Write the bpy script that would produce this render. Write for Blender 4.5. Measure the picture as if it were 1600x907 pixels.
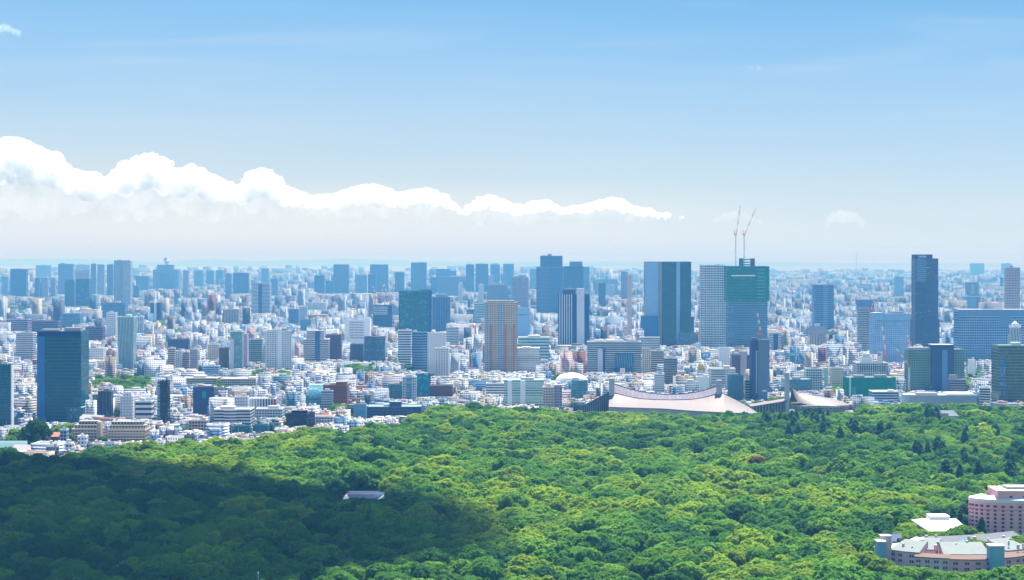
import bpy, bmesh, math, random
import numpy as np
from mathutils import Vector, Matrix, noise

for o in list(bpy.data.objects):
    bpy.data.objects.remove(o)
sc = bpy.context.scene
COL = sc.collection
rnd = random.Random(7)

# ------------------------------------------------------------------ camera, sky, sun, exposure
F, W, HZ, H = 2900.0, 1600.0, 405.0, 200.0        # focal length in photo pixels, photo width, eye level row, eye height (m)
cam = bpy.data.cameras.new("camera")
cam.sensor_fit = 'HORIZONTAL'
cam.sensor_width = 36.0
cam.lens = F / W * 36.0
cam.shift_y = -(453.5 - HZ) / W
cam.clip_start, cam.clip_end = 1.0, 300000.0
camo = bpy.data.objects.new("camera", cam)
camo.location = (0, 0, H)
camo.rotation_euler = (math.radians(90), 0, 0)
COL.objects.link(camo)
sc.camera = camo

SUN_EL, SUN_AZ = math.radians(66), math.radians(18)
SUN_DIR = Vector((math.sin(SUN_AZ) * math.cos(SUN_EL), math.cos(SUN_AZ) * math.cos(SUN_EL), math.sin(SUN_EL)))
world = bpy.data.worlds.new("World")
sc.world = world
world.use_nodes = True
wn, wl = world.node_tree.nodes, world.node_tree.links
wn.clear()
sky = wn.new('ShaderNodeTexSky')
sky.sky_type = 'NISHITA'
sky.sun_disc = False
sky.sun_elevation, sky.sun_rotation = SUN_EL, SUN_AZ
sky.altitude, sky.air_density, sky.dust_density, sky.ozone_density = 200, 1.0, 0.3, 3.0
EXPO = 1.5
bg = wn.new('ShaderNodeBackground')
bg.inputs['Strength'].default_value = 0.09
wo = wn.new('ShaderNodeOutputWorld')
# towards the horizon the clear sky passes into the pale summer vapour of the photograph
tc_ = wn.new('ShaderNodeTexCoord')
sx_ = wn.new('ShaderNodeSeparateXYZ'); wl.new(tc_.outputs['Generated'], sx_.inputs[0])
vn_ = wn.new('ShaderNodeTexNoise'); vn_.inputs['Scale'].default_value = 2.2; vn_.inputs['Detail'].default_value = 5
vm_ = wn.new('ShaderNodeMapping'); vm_.inputs['Scale'].default_value = (1.0, 1.0, 9.0)
wl.new(tc_.outputs['Generated'], vm_.inputs['Vector']); wl.new(vm_.outputs[0], vn_.inputs['Vector'])
def wmath(op, x, y, z=None):
    k = wn.new('ShaderNodeMath'); k.operation = op
    for i, v in enumerate((x, y, z)):
        if v is None: continue
        if isinstance(v, (int, float)): k.inputs[i].default_value = v
        else: wl.new(v, k.inputs[i])
    return k.outputs[0]
veil = wmath('MULTIPLY_ADD', vn_.outputs['Fac'], -0.11, 0.055)
veil = wmath('MULTIPLY_ADD', sx_.outputs[0], 0.11, veil)
el_ = wmath('ADD', wmath('DIVIDE', sx_.outputs[2], 0.35), veil)
rp_ = wn.new('ShaderNodeValToRGB'); rp_.color_ramp.interpolation = 'B_SPLINE'
SKY_STOPS = [(0.0, (219, 234, 241)), (0.064, (222, 236, 243)), (0.11, (213, 232, 244)), (0.187, (189, 221, 247)), (0.29, (161, 207, 247)), (0.41, (130, 193, 244)), (0.6, (84, 158, 228)), (1.0, (60, 120, 205))]
def s2l(c): return tuple(((x / 255 + 0.055) / 1.055) ** 2.4 if x > 10 else x / 255 / 12.92 for x in c)
e_ = rp_.color_ramp.elements
while len(e_) < len(SKY_STOPS): e_.new(0.5)
for k_, (p_, c_) in zip(e_, SKY_STOPS):
    k_.position = p_; k_.color = (*s2l(c_), 1)
wl.new(el_, rp_.inputs[0])
# a thin white stratus veil lies low in the sky under the cumulus and thins out to the west
def smooth(v, a, b):
    k = wn.new('ShaderNodeMapRange'); k.interpolation_type = 'SMOOTHSTEP'
    k.inputs['From Min'].default_value = a; k.inputs['From Max'].default_value = b
    wl.new(v, k.inputs['Value'])
    return k.outputs[0]
band = wmath('MULTIPLY', smooth(sx_.outputs[2], 0.000, 0.014), smooth(sx_.outputs[2], 0.046, 0.024))
band = wmath('MULTIPLY', band, smooth(sx_.outputs[0], 0.24, -0.12))
vn2 = wn.new('ShaderNodeTexNoise'); vn2.inputs['Scale'].default_value = 9.0; vn2.inputs['Detail'].default_value = 6
vm2 = wn.new('ShaderNodeMapping'); vm2.inputs['Scale'].default_value = (1.0, 1.0, 7.0)
wl.new(tc_.outputs['Generated'], vm2.inputs['Vector']); wl.new(vm2.outputs[0], vn2.inputs['Vector'])
band = wmath('MULTIPLY', band, wmath('MULTIPLY_ADD', vn2.outputs['Fac'], 0.7, 0.55))
vmix = wn.new('ShaderNodeMix'); vmix.data_type = 'RGBA'
vmix.inputs['B'].default_value = (*s2l((238, 246, 249)), 1)
wl.new(band, vmix.inputs['Factor']); wl.new(rp_.outputs[0], vmix.inputs['A'])
cirrus = wn.new('ShaderNodeTexNoise'); cirrus.inputs['Scale'].default_value = 5.0; cirrus.inputs['Detail'].default_value = 7; cirrus.inputs['Distortion'].default_value = 0.6
vm3 = wn.new('ShaderNodeMapping'); vm3.inputs['Scale'].default_value = (1.0, 1.0, 12.0); vm3.inputs['Location'].default_value = (3.1, 0.4, 1.7)
wl.new(tc_.outputs['Generated'], vm3.inputs['Vector']); wl.new(vm3.outputs[0], cirrus.inputs['Vector'])
thin_ = wmath('MULTIPLY', smooth(cirrus.outputs["Fac"], 0.48, 0.80), 0.20)
thin_ = wmath('MULTIPLY', thin_, smooth(sx_.outputs[2], 0.045, 0.09))
cmix = wn.new('ShaderNodeMix'); cmix.data_type = 'RGBA'
cmix.inputs['B'].default_value = (*s2l((226, 239, 250)), 1)
wl.new(thin_, cmix.inputs['Factor']); wl.new(vmix.outputs['Result'], cmix.inputs['A'])
gain = wn.new('ShaderNodeVectorMath'); gain.operation = 'SCALE'
gain.inputs['Scale'].default_value = 1.0 / 0.09 / 2 ** EXPO
wl.new(cmix.outputs['Result'], gain.inputs[0])
bl_ = wn.new('ShaderNodeMapRange'); bl_.interpolation_type = 'SMOOTHSTEP'
bl_.inputs['From Min'].default_value = 0.16; bl_.inputs['From Max'].default_value = 0.40
wl.new(sx_.outputs[2], bl_.inputs['Value'])
mx_ = wn.new('ShaderNodeMix'); mx_.data_type = 'RGBA'
wl.new(bl_.outputs[0], mx_.inputs['Factor']); wl.new(gain.outputs[0], mx_.inputs['A']); wl.new(sky.outputs[0], mx_.inputs['B'])
wl.new(mx_.outputs['Result'], bg.inputs['Color'])
wl.new(bg.outputs[0], wo.inputs['Surface'])

sun = bpy.data.lights.new("sun", 'SUN')
sun.energy, sun.angle, sun.color = 5.0, math.radians(0.8), (1.0, 0.96, 0.88)
suno = bpy.data.objects.new("sun", sun)
suno.rotation_euler = (-SUN_DIR).to_track_quat('-Z', 'Y').to_euler()
suno.location = (0, 0, 900)
COL.objects.link(suno)

sc.view_settings.view_transform = 'Standard'
sc.view_settings.look = 'None'
sc.view_settings.exposure = EXPO
sc.view_settings.gamma = 1.0
sc.render.engine = 'CYCLES'
cy = sc.cycles
cy.max_bounces, cy.diffuse_bounces, cy.glossy_bounces, cy.transmission_bounces = 34, 2, 2, 2
cy.transparent_max_bounces, cy.volume_bounces = 6, 32
cy.use_denoising = True

# ------------------------------------------------------------------ helpers
def PX(px, D): return (px - 800.0) * D / F
def PZ(py, D): return H - (py - HZ) * D / F

def tag(o, label=None, cat=None, group=None, kind=None):
    if label: o['label'] = label
    if cat: o['category'] = cat
    if group: o['group'] = group
    if kind: o['kind'] = kind
    return o

def empty(name, loc, rz=0.0):
    o = bpy.data.objects.new(name, None)
    o.location = loc
    o.rotation_euler = (0, 0, rz)
    o.empty_display_size = 2.0
    COL.objects.link(o)
    return o

class MB:
    """collects quads, boxes, bars; build() links them as one mesh object"""
    def __init__(s):
        s.v, s.f, s.uv, s.m = [], [], [], []
    def face(s, pts, uv=None, m=0):
        b = len(s.v)
        s.v += [tuple(p) for p in pts]
        s.f.append(tuple(range(b, b + len(pts))))
        s.uv += uv or [(p[0], p[1]) for p in pts]
        s.m.append(m)
    def box(s, x0, x1, y0, y1, z0, z1, bay=1.0, fh=1.0, m=0, mtop=None, bottom=False):
        w, d = (x1 - x0) / bay, (y1 - y0) / bay
        a, b = z0 / fh, z1 / fh
        mt = m if mtop is None else mtop
        s.face([(x0, y0, z0), (x1, y0, z0), (x1, y0, z1), (x0, y0, z1)], [(0, a), (w, a), (w, b), (0, b)], m)
        s.face([(x1, y0, z0), (x1, y1, z0), (x1, y1, z1), (x1, y0, z1)], [(w, a), (w + d, a), (w + d, b), (w, b)], m)
        s.face([(x1, y1, z0), (x0, y1, z0), (x0, y1, z1), (x1, y1, z1)], [(0, a), (w, a), (w, b), (0, b)], m)
        s.face([(x0, y1, z0), (x0, y0, z0), (x0, y0, z1), (x0, y1, z1)], [(-d, a), (0, a), (0, b), (-d, b)], m)
        s.face([(x0, y0, z1), (x1, y0, z1), (x1, y1, z1), (x0, y1, z1)], None, mt)
        if bottom:
            s.face([(x0, y1, z0), (x1, y1, z0), (x1, y0, z0), (x0, y0, z0)], None, m)
        return s
    def bar(s, p, q, r, r2=None, n=6, m=0):
        p, q = Vector(p), Vector(q)
        r2 = r if r2 is None else r2
        ax = (q - p).normalized()
        u = ax.orthogonal().normalized()
        w = ax.cross(u)
        c0 = [p + (u * math.cos(2 * math.pi * i / n) + w * math.sin(2 * math.pi * i / n)) * r for i in range(n)]
        c1 = [q + (u * math.cos(2 * math.pi * i / n) + w * math.sin(2 * math.pi * i / n)) * r2 for i in range(n)]
        for i in range(n):
            j = (i + 1) % n
            s.face([c0[i], c0[j], c1[j], c1[i]], None, m)
        s.face(c1, None, m)
        s.face(c0[::-1], None, m)
        return s
    def prism(s, poly, z0, z1, bay=1.0, fh=1.0, m=0, mtop=None, top=None):
        """vertical prism over a counter-clockwise plan polygon; TOP scales the upper outline about its centre"""
        n = len(poly)
        cx, cy_ = sum(p[0] for p in poly) / n, sum(p[1] for p in poly) / n
        t = [(cx + (p[0] - cx) * (top or 1), cy_ + (p[1] - cy_) * (top or 1)) for p in poly]
        u = 0.0
        for i in range(n):
            p, q = poly[i], poly[(i + 1) % n]
            tp, tq = t[i], t[(i + 1) % n]
            du = math.dist(p, q) / bay
            s.face([(p[0], p[1], z0), (q[0], q[1], z0), (tq[0], tq[1], z1), (tp[0], tp[1], z1)],
                   [(u, z0 / fh), (u + du, z0 / fh), (u + du, z1 / fh), (u, z1 / fh)], m)
            u += du
        s.face([(p[0], p[1], z1) for p in t], None, m if mtop is None else mtop)
        return s
    def mesh(s, name, mats):
        me = bpy.data.meshes.new(name)
        me.from_pydata(s.v, [], s.f)
        uvl = me.uv_layers.new(name="UVMap")
        uvl.data.foreach_set('uv', np.array(s.uv, dtype=np.float32).ravel())
        for m in mats: me.materials.append(m)
        me.polygons.foreach_set('material_index', np.array(s.m, dtype=np.int32))
        me.update()
        return me
    def build(s, name, mats, parent=None, loc=None, smooth=False):
        if not isinstance(mats, (list, tuple)): mats = [mats]
        me = s.mesh(name, mats)
        if smooth: me.polygons.foreach_set('use_smooth', np.ones(len(s.f), dtype=bool))
        o = bpy.data.objects.new(name, me)
        COL.objects.link(o)
        if parent: o.parent = parent
        if loc: o.location = loc
        return o

# ------------------------------------------------------------------ materials
MATS = {}
def newmat(name):
    m = bpy.data.materials.new(name)
    m.use_nodes = True
    nt = m.node_tree
    b = nt.nodes['Principled BSDF']
    return m, nt.nodes, nt.links, b

def plain(name, col, rough=0.75, var=0.12, scale=0.15, metal=0.0):
    """one colour with a little soiling that varies over the surface"""
    if name in MATS: return MATS[name]
    m, n, l, b = newmat(name)
    tc = n.new('ShaderNodeTexCoord')
    nz = n.new('ShaderNodeTexNoise'); nz.inputs['Scale'].default_value = scale; nz.inputs['Detail'].default_value = 4
    mx = n.new('ShaderNodeMix'); mx.data_type = 'RGBA'
    mx.inputs['A'].default_value = (*[c * (1 - var) for c in col], 1)
    mx.inputs['B'].default_value = (*[min(1, c * (1 + var)) for c in col], 1)
    l.new(tc.outputs['Object'], nz.inputs['Vector'])
    l.new(nz.outputs['Fac'], mx.inputs['Factor'])
    l.new(mx.outputs['Result'], b.inputs['Base Color'])
    b.inputs['Roughness'].default_value = rough
    b.inputs['Metallic'].default_value = metal
    b.inputs['Specular IOR Level'].default_value = 0.5 if rough < .55 else 0.05
    MATS[name] = m
    return m

def math_node(n, l, op, a, b=None, c=None):
    k = n.new('ShaderNodeMath'); k.operation = op
    for i, v in enumerate((a, b, c)):
        if v is None: continue
        if isinstance(v, (int, float)): k.inputs[i].default_value = v
        else: l.new(v, k.inputs[i])
    return k.outputs[0]

def facade(name, wall, g1, g2, wx, wy, thr=0.5, rough=0.15, slant=False, spec=0.25):
    """windows laid out in the UV grid: one cell is one bay by one storey; WALL None takes the colour from the mesh"""
    if name in MATS: return MATS[name]
    m, n, l, b = newmat(name)
    tc = n.new('ShaderNodeTexCoord')
    sep = n.new('ShaderNodeSeparateXYZ'); l.new(tc.outputs['UV'], sep.inputs[0])
    u, v = sep.outputs[0], sep.outputs[1]
    if slant: u = math_node(n, l, 'MULTIPLY_ADD', v, 0.35, u)
    fx = math_node(n, l, 'FRACT', u); fy = math_node(n, l, 'FRACT', v)
    ax = math_node(n, l, 'ABSOLUTE', math_node(n, l, 'SUBTRACT', fx, 0.5))
    ay = math_node(n, l, 'ABSOLUTE', math_node(n, l, 'SUBTRACT', fy, 0.5))
    mk = math_node(n, l, 'MULTIPLY', math_node(n, l, 'LESS_THAN', ax, wx / 2), math_node(n, l, 'LESS_THAN', ay, wy / 2))
    cx = n.new('ShaderNodeCombineXYZ')
    l.new(math_node(n, l, 'FLOOR', u), cx.inputs[0]); l.new(math_node(n, l, 'FLOOR', v), cx.inputs[1])
    wnz = n.new('ShaderNodeTexWhiteNoise'); wnz.noise_dimensions = '3D'; l.new(cx.outputs[0], wnz.inputs['Vector'])
    # neighbouring windows share blinds, painted-in reflections and lit windows: a low noise added to the per-window one
    nz = n.new('ShaderNodeTexNoise'); nz.inputs['Scale'].default_value = 1.0; nz.inputs['Detail'].default_value = 1
    mp = n.new('ShaderNodeMapping'); mp.inputs['Scale'].default_value = (0.11, 0.9, 1)
    l.new(cx.outputs[0], mp.inputs['Vector']); l.new(mp.outputs[0], nz.inputs['Vector'])
    r = math_node(n, l, 'MULTIPLY_ADD', nz.outputs['Fac'], 0.8, math_node(n, l, 'MULTIPLY', wnz.outputs['Value'], 0.38))
    st = n.new('ShaderNodeMapRange'); st.interpolation_type = 'SMOOTHSTEP'
    l.new(r, st.inputs['Value'])
    st.inputs['From Min'].default_value = thr + 0.1; st.inputs['From Max'].default_value = thr + 0.42
    gm = n.new('ShaderNodeMix'); gm.data_type = 'RGBA'
    gm.inputs['A'].default_value = (*g1, 1); gm.inputs['B'].default_value = (*g2, 1)
    l.new(st.outputs[0], gm.inputs['Factor'])
    dirt = n.new('ShaderNodeTexNoise'); dirt.inputs['Scale'].default_value = 0.06; dirt.inputs['Detail'].default_value = 5
    l.new(tc.outputs['Object'], dirt.inputs['Vector'])
    wm = n.new('ShaderNodeMix'); wm.data_type = 'RGBA'; wm.blend_type = 'MULTIPLY'
    wm.inputs['Factor'].default_value = 1.0
    if wall is None:
        at = n.new('ShaderNodeAttribute'); at.attribute_name = 'tint'
        l.new(at.outputs['Color'], wm.inputs['A'])
    else:
        wm.inputs['A'].default_value = (*wall, 1)
    dr = n.new('ShaderNodeMapRange'); l.new(dirt.outputs['Fac'], dr.inputs['Value'])
    dr.inputs['From Min'].default_value = 0.3; dr.inputs['From Max'].default_value = 0.7
    dr.inputs['To Min'].default_value = 0.8; dr.inputs['To Max'].default_value = 1.05
    cc = n.new('ShaderNodeCombineColor')
    for i in range(3): l.new(dr.outputs[0], cc.inputs[i])
    l.new(cc.outputs[0], wm.inputs['B'])
    fin = n.new('ShaderNodeMix'); fin.data_type = 'RGBA'
    l.new(mk, fin.inputs['Factor']); l.new(wm.outputs['Result'], fin.inputs['A']); l.new(gm.outputs['Result'], fin.inputs['B'])
    l.new(fin.outputs['Result'], b.inputs['Base Color'])
    rg = n.new('ShaderNodeMapRange'); l.new(mk, rg.inputs['Value'])
    rg.inputs['To Min'].default_value = 0.75; rg.inputs['To Max'].default_value = rough
    l.new(rg.outputs[0], b.inputs['Roughness'])
    b.inputs['Specular IOR Level'].default_value = spec
    MATS[name] = m
    return m

CLR = dict(
    white=(0.78, 0.80, 0.83), pale=(0.56, 0.62, 0.69), grey=(0.33, 0.38, 0.44), mid=(0.13, 0.19, 0.28), dark=(0.04, 0.06, 0.10),
    black=(0.008, 0.016, 0.04), cream=(0.62, 0.56, 0.45), tan=(0.64, 0.51, 0.41), ocean=(0.006, 0.115, 0.20), beige=(0.55, 0.44, 0.33), brown=(0.15, 0.08, 0.075),
    brick=(0.25, 0.065, 0.05), lilac=(0.36, 0.32, 0.42), purple=(0.14, 0.10, 0.17), navy=(0.015, 0.065, 0.18), blue=(0.05, 0.19, 0.42),
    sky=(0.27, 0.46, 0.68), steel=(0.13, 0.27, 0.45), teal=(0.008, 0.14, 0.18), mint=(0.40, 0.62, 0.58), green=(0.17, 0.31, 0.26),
    net=(0.0, 0.20, 0.16), pink=(0.50, 0.27, 0.31), rose=(0.60, 0.44, 0.44), aqua=(0.05, 0.30, 0.36), orange=(0.62, 0.29, 0.15), slate=(0.05, 0.085, 0.20))
GLS = dict(c=((0.006, 0.085, 0.125), (0.015, 0.20, 0.24)), d=((0.012, 0.032, 0.065), (0.06, 0.11, 0.17)), t=((0.008, 0.07, 0.095), (0.02, 0.125, 0.145)), l=((0.004, 0.075, 0.11), (0.02, 0.40, 0.42)),  # curtain-wall and lit glass: second tone paints in reflections, lit windows
           b=((0.008, 0.06, 0.16), (0.03, 0.15, 0.30)), a=((0.05, 0.13, 0.2), (0.2, 0.35, 0.42)), o=((0.05, 0.06, 0.05), (0.16, 0.15, 0.09)))  # the last pair is olive glass with a golden second tone
PAT = dict(f=(0.97, 0.74), p=(0.55, 0.5), r=(1.01, 0.48), v=(0.55, 1.01), g=(0.9, 0.78), s=(0.94, 0.6), q=(0.35, 0.35), w=(0.72, 0.62), n=None, c=(0.8, 0.9))
def STY(s):
    """'white:pd' = white wall, punched pattern, dark glass"""
    c, _, p = s.partition(':')
    if not p or p[0] == 'n': return plain('wall ' + c, CLR[c])
    g = GLS[p[1] if len(p) > 1 else 'd']
    return facade('facade ' + s, CLR[c], g[0], g[1], *PAT[p[0]], thr=0.50 if p[1:] == 'l' else 0.55 if p[0] != 'g' else 0.5)

ROOF = {k: plain('roof ' + k, c, 0.85, 0.2, 0.08) for k, c in dict(light=(0.30, 0.30, 0.29), grey=(0.17, 0.18, 0.19), white=(0.6, 0.6, 0.6),
        dark=(0.07, 0.075, 0.09), green=(0.17, 0.28, 0.25), garden=(0.07, 0.14, 0.04), red=(0.34, 0.15, 0.12)).items()}
M_METAL = plain('painted metal', (0.45, 0.48, 0.5), 0.45)
M_GLASS = facade('window glass', (0.03, 0.05, 0.08), (0.025, 0.045, 0.07), (0.09, 0.13, 0.17), 0.95, 0.95, rough=0.1)

# ------------------------------------------------------------------ ground, water, hills
def sheet(name, pts, mat, z=0.0):
    b = MB(); b.face([(x, y, z) for x, y in pts])
    return tag(b.build(name, mat), kind='structure')

def ground_mat():
    m, n, l, b = newmat('city ground')
    tc = n.new('ShaderNodeTexCoord')
    vo = n.new('ShaderNodeTexVoronoi'); vo.inputs['Scale'].default_value = 0.012; vo.feature = 'F1'
    l.new(tc.outputs['Object'], vo.inputs['Vector'])
    rp = n.new('ShaderNodeValToRGB'); rp.color_ramp.interpolation = 'CONSTANT'
    e = rp.color_ramp.elements
    e[0].color = (0.05, 0.052, 0.055, 1); e[1].position = 0.4; e[1].color = (0.09, 0.095, 0.10, 1)
    for p, c in ((0.6, (0.04, 0.075, 0.03, 1)), (0.75, (0.13, 0.13, 0.13, 1))):
        k = e.new(p); k.color = c
    sp = n.new('ShaderNodeSeparateColor'); l.new(vo.outputs['Color'], sp.inputs[0]); l.new(sp.outputs[0], rp.inputs[0])
    l.new(rp.outputs[0], b.inputs['Base Color']); b.inputs['Roughness'].default_value = 0.9
    return m
sheet('ground', [(-30000, -2500), (30000, -2500), (30000, 60000), (-30000, 60000)], ground_mat())
wm_, wn_, wl_, wb_ = newmat('bay water')
wb_.inputs['Base Color'].default_value = (0.10, 0.15, 0.18, 1); wb_.inputs['Roughness'].default_value = 0.35
sheet('bay_water', [(PX(-300, 27000), 27500), (PX(520, 30000), 27500), (PX(1000, 33000), 40000), (PX(1000, 52000), 52000), (PX(-300, 52000), 52000)], wm_, 0.6)
def hills():
    b = MB()
    rows = []
    for j, (D, k) in enumerate(((50500, 0), (53000, .55), (55000, 1), (58500, 0))):
        row = []
        for i in range(121):
            px = -500 + i * 2600 / 120
            hh = max(0, noise.fractal(Vector((px / 260, j * .3, 3.1)), 1.0, 2.0, 4) * 110 + 150) * k * (1.0 if px < 1000 else max(0.35, 1 - (px - 1000) / 700))
            row.append((PX(px, D), D, min(hh, 285)))
        rows.append(row)
    for a, c in zip(rows, rows[1:]):
        for i in range(120): b.face([a[i], a[i + 1], c[i + 1], c[i]])
    tag(b.build('hills', plain('hill woods', (0.06, 0.09, 0.05))), kind='structure')
hills()

# ------------------------------------------------------------------ haze
HAZE_D = 8.8e-5
hz = MB(); hz.box(-33000, 33000, -3000, 62000, -1.0, 318.0, bottom=True)
hm = bpy.data.materials.new('haze air'); hm.use_nodes = True
hm.node_tree.nodes.clear()
pv = hm.node_tree.nodes.new('ShaderNodeVolumePrincipled')
pv.inputs['Color'].default_value = (0.16, 0.47, 0.84, 1)
pv.inputs['Absorption Color'].default_value = (0.90, 0.72, 0.0, 1)
pv.inputs['Density'].default_value = HAZE_D
pv.inputs['Density Attribute'].default_value = ''
pv.inputs['Temperature Attribute'].default_value = ''
pv.inputs['Anisotropy'].default_value = -0.5
ho = hm.node_tree.nodes.new('ShaderNodeOutputMaterial')
hm.node_tree.links.new(pv.outputs[0], ho.inputs['Volume'])
tag(hz.build('haze', hm), kind='stuff')
# ------------------------------------------------------------------ clouds on the horizon and the cloud over the park
def ico(sub):
    bm = bmesh.new(); bmesh.ops.create_icosphere(bm, subdivisions=sub, radius=1.0)
    v = np.array([x.co[:] for x in bm.verts]); f = np.array([[w.index for w in x.verts] for x in bm.faces]); bm.free()
    return v, f
ICO1, ICO2, ICO3 = ico(1), ico(2), ico(3)

def puffs_mesh(name, balls, icos):
    v0, f0 = icos
    n = len(balls)
    P = np.array([b[:3] for b in balls]); R = np.array([b[3] for b in balls])
    V = (v0[None] * R[:, None, None] + P[:, None]).reshape(-1, 3)
    Fa = (f0[None] + (np.arange(n) * len(v0))[:, None, None]).reshape(-1, 3)
    me = bpy.data.meshes.new(name)
    me.vertices.add(len(V)); me.vertices.foreach_set('co', V.astype(np.float32).ravel())
    me.loops.add(Fa.size); me.loops.foreach_set('vertex_index', Fa.ravel().astype(np.int32))
    me.polygons.add(len(Fa)); me.polygons.foreach_set('loop_start', np.arange(0, Fa.size, 3, dtype=np.int32))
    me.update(); me.validate()
    return me

def cloud_mat(name, dens):
    """white vapour: a scattering volume with no surface of its own"""
    m = bpy.data.materials.new(name); m.use_nodes = True
    n, l = m.node_tree.nodes, m.node_tree.links
    n.clear()
    p = n.new('ShaderNodeVolumePrincipled')
    p.inputs['Color'].default_value = (0.95, 0.956, 0.964, 1); p.inputs['Density'].default_value = dens
    p.inputs['Density Attribute'].default_value = ''; p.inputs['Temperature Attribute'].default_value = ''
    p.inputs['Anisotropy'].default_value = 0.0
    o = n.new('ShaderNodeOutputMaterial'); l.new(p.outputs[0], o.inputs['Volume'])
    return m

def cloud_bank(name, outline, base, label, group, seed, dens=1.0, fade=None):
    """cumulus heaped up under an outline given in photo pixels, 60 km away; object units are kilometres"""
    r = random.Random(seed)
    Dk = 60.0
    k = Dk / F
    xs = [p[0] for p in outline]; ys = [p[1] for p in outline]
    balls, thin = [], []
    x = xs[0]
    while x < xs[-1]:
        yt = float(np.interp(x, xs, ys))
        bs = base + 9 * noise.noise(Vector((x / 40.0, seed, 0.3))) + 5 * noise.noise(Vector((x / 13.0, seed, 4.3)))
        col_h = bs - yt
        if col_h > 1:
            R0 = min(12, 2.0 + col_h * 0.17)
            y = yt + R0 * 0.9
            while y < bs:
                f_ = (y - yt) / max(1, col_h)                   # 0 at the crown of the cloud, 1 at its dissolving base
                rr = R0 * r.uniform(0.6, 1.2) * (1.15 - 0.45 * f_)
                if r.random() > 0.55 * f_ ** 2:
                    one = ((x - 800 + r.uniform(-3, 3)) * k, Dk + r.uniform(-1, 1) * R0 * k * 1.1, 0.2 - (y - HZ) * k, rr * k)
                    if f_ < .55 or col_h < 14: balls.append(one)
                    if f_ > .35: thin.append((one[0], one[1], one[2], one[3] * 1.35))
                    for q in range(4 if f_ < .5 else 0):
                        a = r.uniform(0, 2 * math.pi); e = r.uniform(-0.3, 1.2); s_ = rr * r.uniform(0.25, 0.5)
                        d = Vector((math.cos(a) * math.cos(e), math.sin(a) * math.cos(e), math.sin(e)))
                        if y - rr < yt + R0 * .6 and d.z > .6: s_ *= .7
                        balls.append(((x - 800) * k + d.x * rr * k, Dk + d.y * rr * k - R0 * k * .4, 0.2 - (y - HZ) * k + d.z * rr * k * .9, s_ * k))
                y += R0 * r.uniform(0.6, 0.95)
            x += max(3.0, min(9, col_h * .1)) * r.uniform(0.7, 1.2)
        else:
            x += 4
    def body(nm, balls, ds, bump):
        me = puffs_mesh(nm, balls, ICO2)
        o = bpy.data.objects.new(nm, me)
        COL.objects.link(o)
        rm = o.modifiers.new('merge', 'REMESH'); rm.mode = 'VOXEL'; rm.voxel_size = 1.0 * k; rm.use_smooth_shade = True
        for sc_, st in bump:
            tx = bpy.data.textures.new('billow', 'CLOUDS'); tx.noise_scale = sc_ * k; tx.noise_depth = 3; tx.noise_basis = 'ORIGINAL_PERLIN'
            dm = o.modifiers.new('billow', 'DISPLACE'); dm.texture = tx; dm.texture_coords = 'LOCAL'; dm.strength = st * k; dm.mid_level = 0.5
        me.materials.append(cloud_mat(nm + ' vapour', ds))
        return o
    o = body(name, balls, 0.0034 * dens, ((11, 6.5), (4.2, 4.0), (1.9, 1.8)))
    o.scale = (1000, 1000, 1000)
    if thin:
        u = body('thin_base', thin, 0.00034 * dens, ((16, 9.0), (6, 5.0)))
        u.parent = o
    tag(o, label, 'cloud', group)
    return o
main = [(-60, 225), (-20, 218), (0, 215), (30, 217), (60, 228), (90, 238), (100, 247), (112, 262), (130, 266), (150, 276), (165, 281), (188, 260), (215, 246), (240, 239),
        (255, 250), (275, 266), (288, 270), (297, 256), (303, 254), (315, 264), (330, 271), (350, 281), (370, 291), (385, 281), (400, 266), (415, 262), (430, 276), (445, 292),
        (470, 302), (500, 307), (515, 304), (530, 300), (560, 293), (578, 285), (600, 293), (620, 301), (640, 299), (670, 295), (690, 299), (705, 314), (722, 326)]
east = [(726, 328), (735, 320), (745, 311), (770, 305), (790, 315), (815, 321), (835, 315), (850, 311), (868, 319), (884, 328), (890, 323), (920, 319), (955, 308), (975, 313), (1000, 325), (1018, 327), (1030, 333), (1044, 332), (1056, 338), (1070, 337), (1084, 341)]
G_CL = 'cumulus clouds above the horizon'
cloud_bank('cumulus_cloud', main, 338, 'long heaped white cumulus bank, tallest at the left edge of the sky', G_CL, 3)
cloud_bank('cumulus_cloud', east, 342, 'lower cumulus bank thinning out towards the construction cranes', G_CL, 4)
cloud_bank('cumulus_cloud', [(1112, 344), (1125, 334), (1145, 329), (1160, 331), (1175, 338), (1190, 344)], 352, 'faint small cloud behind the two tower cranes', G_CL, 5, 0.09)
cloud_bank('cumulus_cloud', [(1292, 346), (1300, 334), (1318, 328), (1336, 331), (1345, 341), (1356, 347)], 355, 'faint lone puff of cloud above the city between cranes and dark cut-corner tower', G_CL, 6, 0.09)
cloud_bank('cloud_wisp', [(-20, 44), (-5, 40), (8, 38), (20, 43), (32, 49)], 53, 'small white wisp high in the blue sky at the left edge', 'thin cloud wisps high in the sky', 8, 0.3)
cloud_bank('cloud_wisp', [(1164, 106), (1172, 101), (1182, 100), (1190, 106)], 109, 'tiny faint wisp high in the sky above the tower cranes', 'thin cloud wisps high in the sky', 9, 0.07)

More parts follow.
